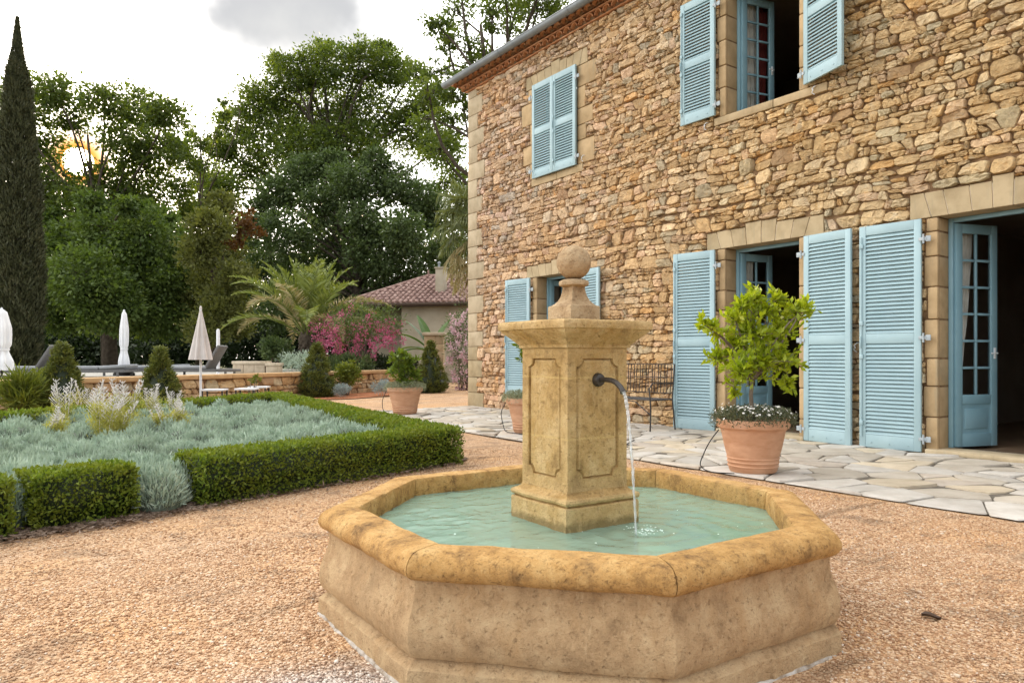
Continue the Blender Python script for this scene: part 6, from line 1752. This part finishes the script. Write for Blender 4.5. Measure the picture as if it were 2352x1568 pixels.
lob3 = [cl(u, v, dd, r, k, b3_, d3) for u, v, dd, r, k in ((1235, 800, 0, 44, 1.0), (1260, 830, 0, 40, 1.0), (1200, 815, 0, 18, .4), (1215, 790, 0, 26, .5), (1290, 800, 0, 36, .8))]
potted(loc3, 'terracotta pot half hidden behind the fountain pillar', ('grey-leaved flowers trailing from the pot behind the fountain pillar', 'lemon tree mostly hidden behind the fountain pillar'), 'lemon tree', 1.0, True, (.30, lob3, 260, .085, 0), False, 6)
def hose(pts, r, label):
    b = MB(); P = [Vector(p) for p in pts]; fine = []
    for i in range(len(P) - 1):
        a0, a1, a2, a3 = P[max(0, i - 1)], P[i], P[i + 1], P[min(len(P) - 1, i + 2)]
        for k in range(8): t = k / 8; fine.append(0.5 * ((2 * a1) + (a2 - a0) * t + (2 * a0 - 5 * a1 + 4 * a2 - a3) * t * t + (3 * a1 - a0 - 3 * a2 + a3) * t ** 3))
    fine.append(P[-1]); b.tube(fine, r, 6); o = b.build('irrigation_hose', M['dark_rubber'], smooth=180); tag(o, label, 'hose', 'thin black watering hoses')
hose([(5.28, 4.22, .40), (5.20, 4.25, .30), (5.21, 4.33, .18), (5.14, 4.31, .08), (5.15, 4.20, .035), (5.24, 4.02, .035)], .005, 'thin black watering hose hanging beside the big near pot')
hose([(5.66, 8.10, .44), (5.60, 8.13, .30), (5.61, 8.10, .12), (5.58, 7.98, .05), (5.60, 7.75, .04), (5.62, 7.5, .04)], .006, 'thin black watering hose hanging from the pot behind the pillar')
hose([(5.72, 11.97, .44), (5.66, 12.0, .28), (5.68, 12.02, .10), (5.72, 11.9, .04)], .006, 'thin dark watering hose at the farthest pot')
hose([(6.35, 6.35, .036), (6.05, 6.15, .036), (5.85, 6.0, .036), (5.7, 5.72, .036)], .006, 'thin dark hose lying on the paving right of the pillar')

# ------------------------------------------------------------------ iron bench against the wall
def bench():
    t = empty('iron_bench', (7.50, 7.55, .03), 0, 'dark wrought-iron garden bench against the wall left of the middle door', 'bench')
    ln, dp, sh_, bh = 1.15, .44, .43, .92      # local: x depth towards wall, y length
    def T(name, paths, r, parent=t):
        b = MB()
        for p in paths: b.tube(p, r, 6)
        return b.build(name, M['iron'], parent, smooth=60)
    for y in (-ln / 2, ln / 2):
        T('leg', [[(-dp / 2, y, 0), (-dp / 2 + .01, y, .3), (-dp / 2, y, sh_)]], .011)
        T('leg', [[(dp / 2 + .06, y, 0), (dp / 2, y, sh_), (dp / 2 + .05, y, bh)]], .011)
        T('armrest', [[(-dp / 2, y, sh_), (-dp / 2 - .02, y, sh_ + .16), (-dp / 2 + .05, y, sh_ + .23), (dp / 2 + .02, y, sh_ + .22)]], .010)
    T('seat', [[(-dp / 2 + dp * i / 7, -ln / 2, sh_), (-dp / 2 + dp * i / 7, ln / 2, sh_)] for i in range(8)] + [[(-dp / 2, -ln / 2 + ln * i / 3, sh_ - .006), (dp / 2, -ln / 2 + ln * i / 3, sh_ - .006)] for i in range(4)] + [[(-dp / 2, -ln / 2 * s_, sh_ - .2), (-dp / 2, -ln / 4 * s_, sh_ - .03), (-dp / 2, 0, sh_ - .02)] for s_ in (-1, 1)], .008)
    bk = [[(dp / 2 + .02, -ln / 2, sh_ + .08), (dp / 2 + .02, ln / 2, sh_ + .08)], [(dp / 2 + .045, -ln / 2, bh), (dp / 2 + .045, ln / 2, bh)], [(dp / 2 + .035, -ln / 2, sh_ + .30), (dp / 2 + .035, ln / 2, sh_ + .30)]]
    for i in range(1, 19): y = -ln / 2 + ln * i / 19; bk.append([(dp / 2 + .02, y, sh_ + .08), (dp / 2 + .035 , y + .012 * (-1) ** i, sh_ + .30), (dp / 2 + .045, y, bh)])
    T('backrest', bk, .006)
bench()

# hooks that hold the shutters, hanging near the upper sill
for (y, z, lab) in ((5.03, 4.29, 'white curled shutter hook on the right end of the upper sill'), (6.68, 4.28, 'white curled shutter hook below the left upper shutter'), (4.50, 1.16, 'thin pale shutter hook between the two door shutters'), (9.30, 4.42, 'white curled shutter hook right of the closed shutters')):
    b = MB(); pts = [(WX - .075 + .012 * math.cos(a), y + .028 * math.sin(a) * (1 if a < PI else -1) * .9, z + .05 - .1 * a / (2 * PI)) for a in np.linspace(0, 2 * PI, 18)]
    b.tube(pts, .0055, 6); b.tube([(WX - .07, y, z + .05), (WX + .02, y, z + .065)], .006, 6)
    tag(b.build('shutter_hook', M['white_metal'], smooth=180), lab, 'hook', 'shutter hooks on the wall')
# a curled dead leaf on the gravel, right of the fountain
b = MB(); rs = random.Random(4)
for i in range(9):
    f = i / 8; w_ = .028 * math.sin(PI * (.08 + .88 * f)) ** .8; x = -.034 + .068 * f; z = .010 + .005 * math.sin(f * 5)
    b.v += [(x, -w_, z + .014), (x, 0, z), (x, w_, z + .010)]
for i in range(8):
    for q in range(2): b.f.append((i * 3 + q, i * 3 + q + 1, i * 3 + 4 + q, i * 3 + 3 + q)); b.mi.append(0)
b.cols = [(1, 1, 1)] * len(b.f); b.tube([(.033, 0, .012), (.055, .006, .010)], .0015, 5)
o = b.build('dead_leaf', M['dark_wood'], smooth=180, loc=(3.03, 1.38, 0.004)); o.rotation_euler.z = R_(-60); tag(o, 'curled dark dead leaf lying on the gravel right of the fountain', 'leaf')
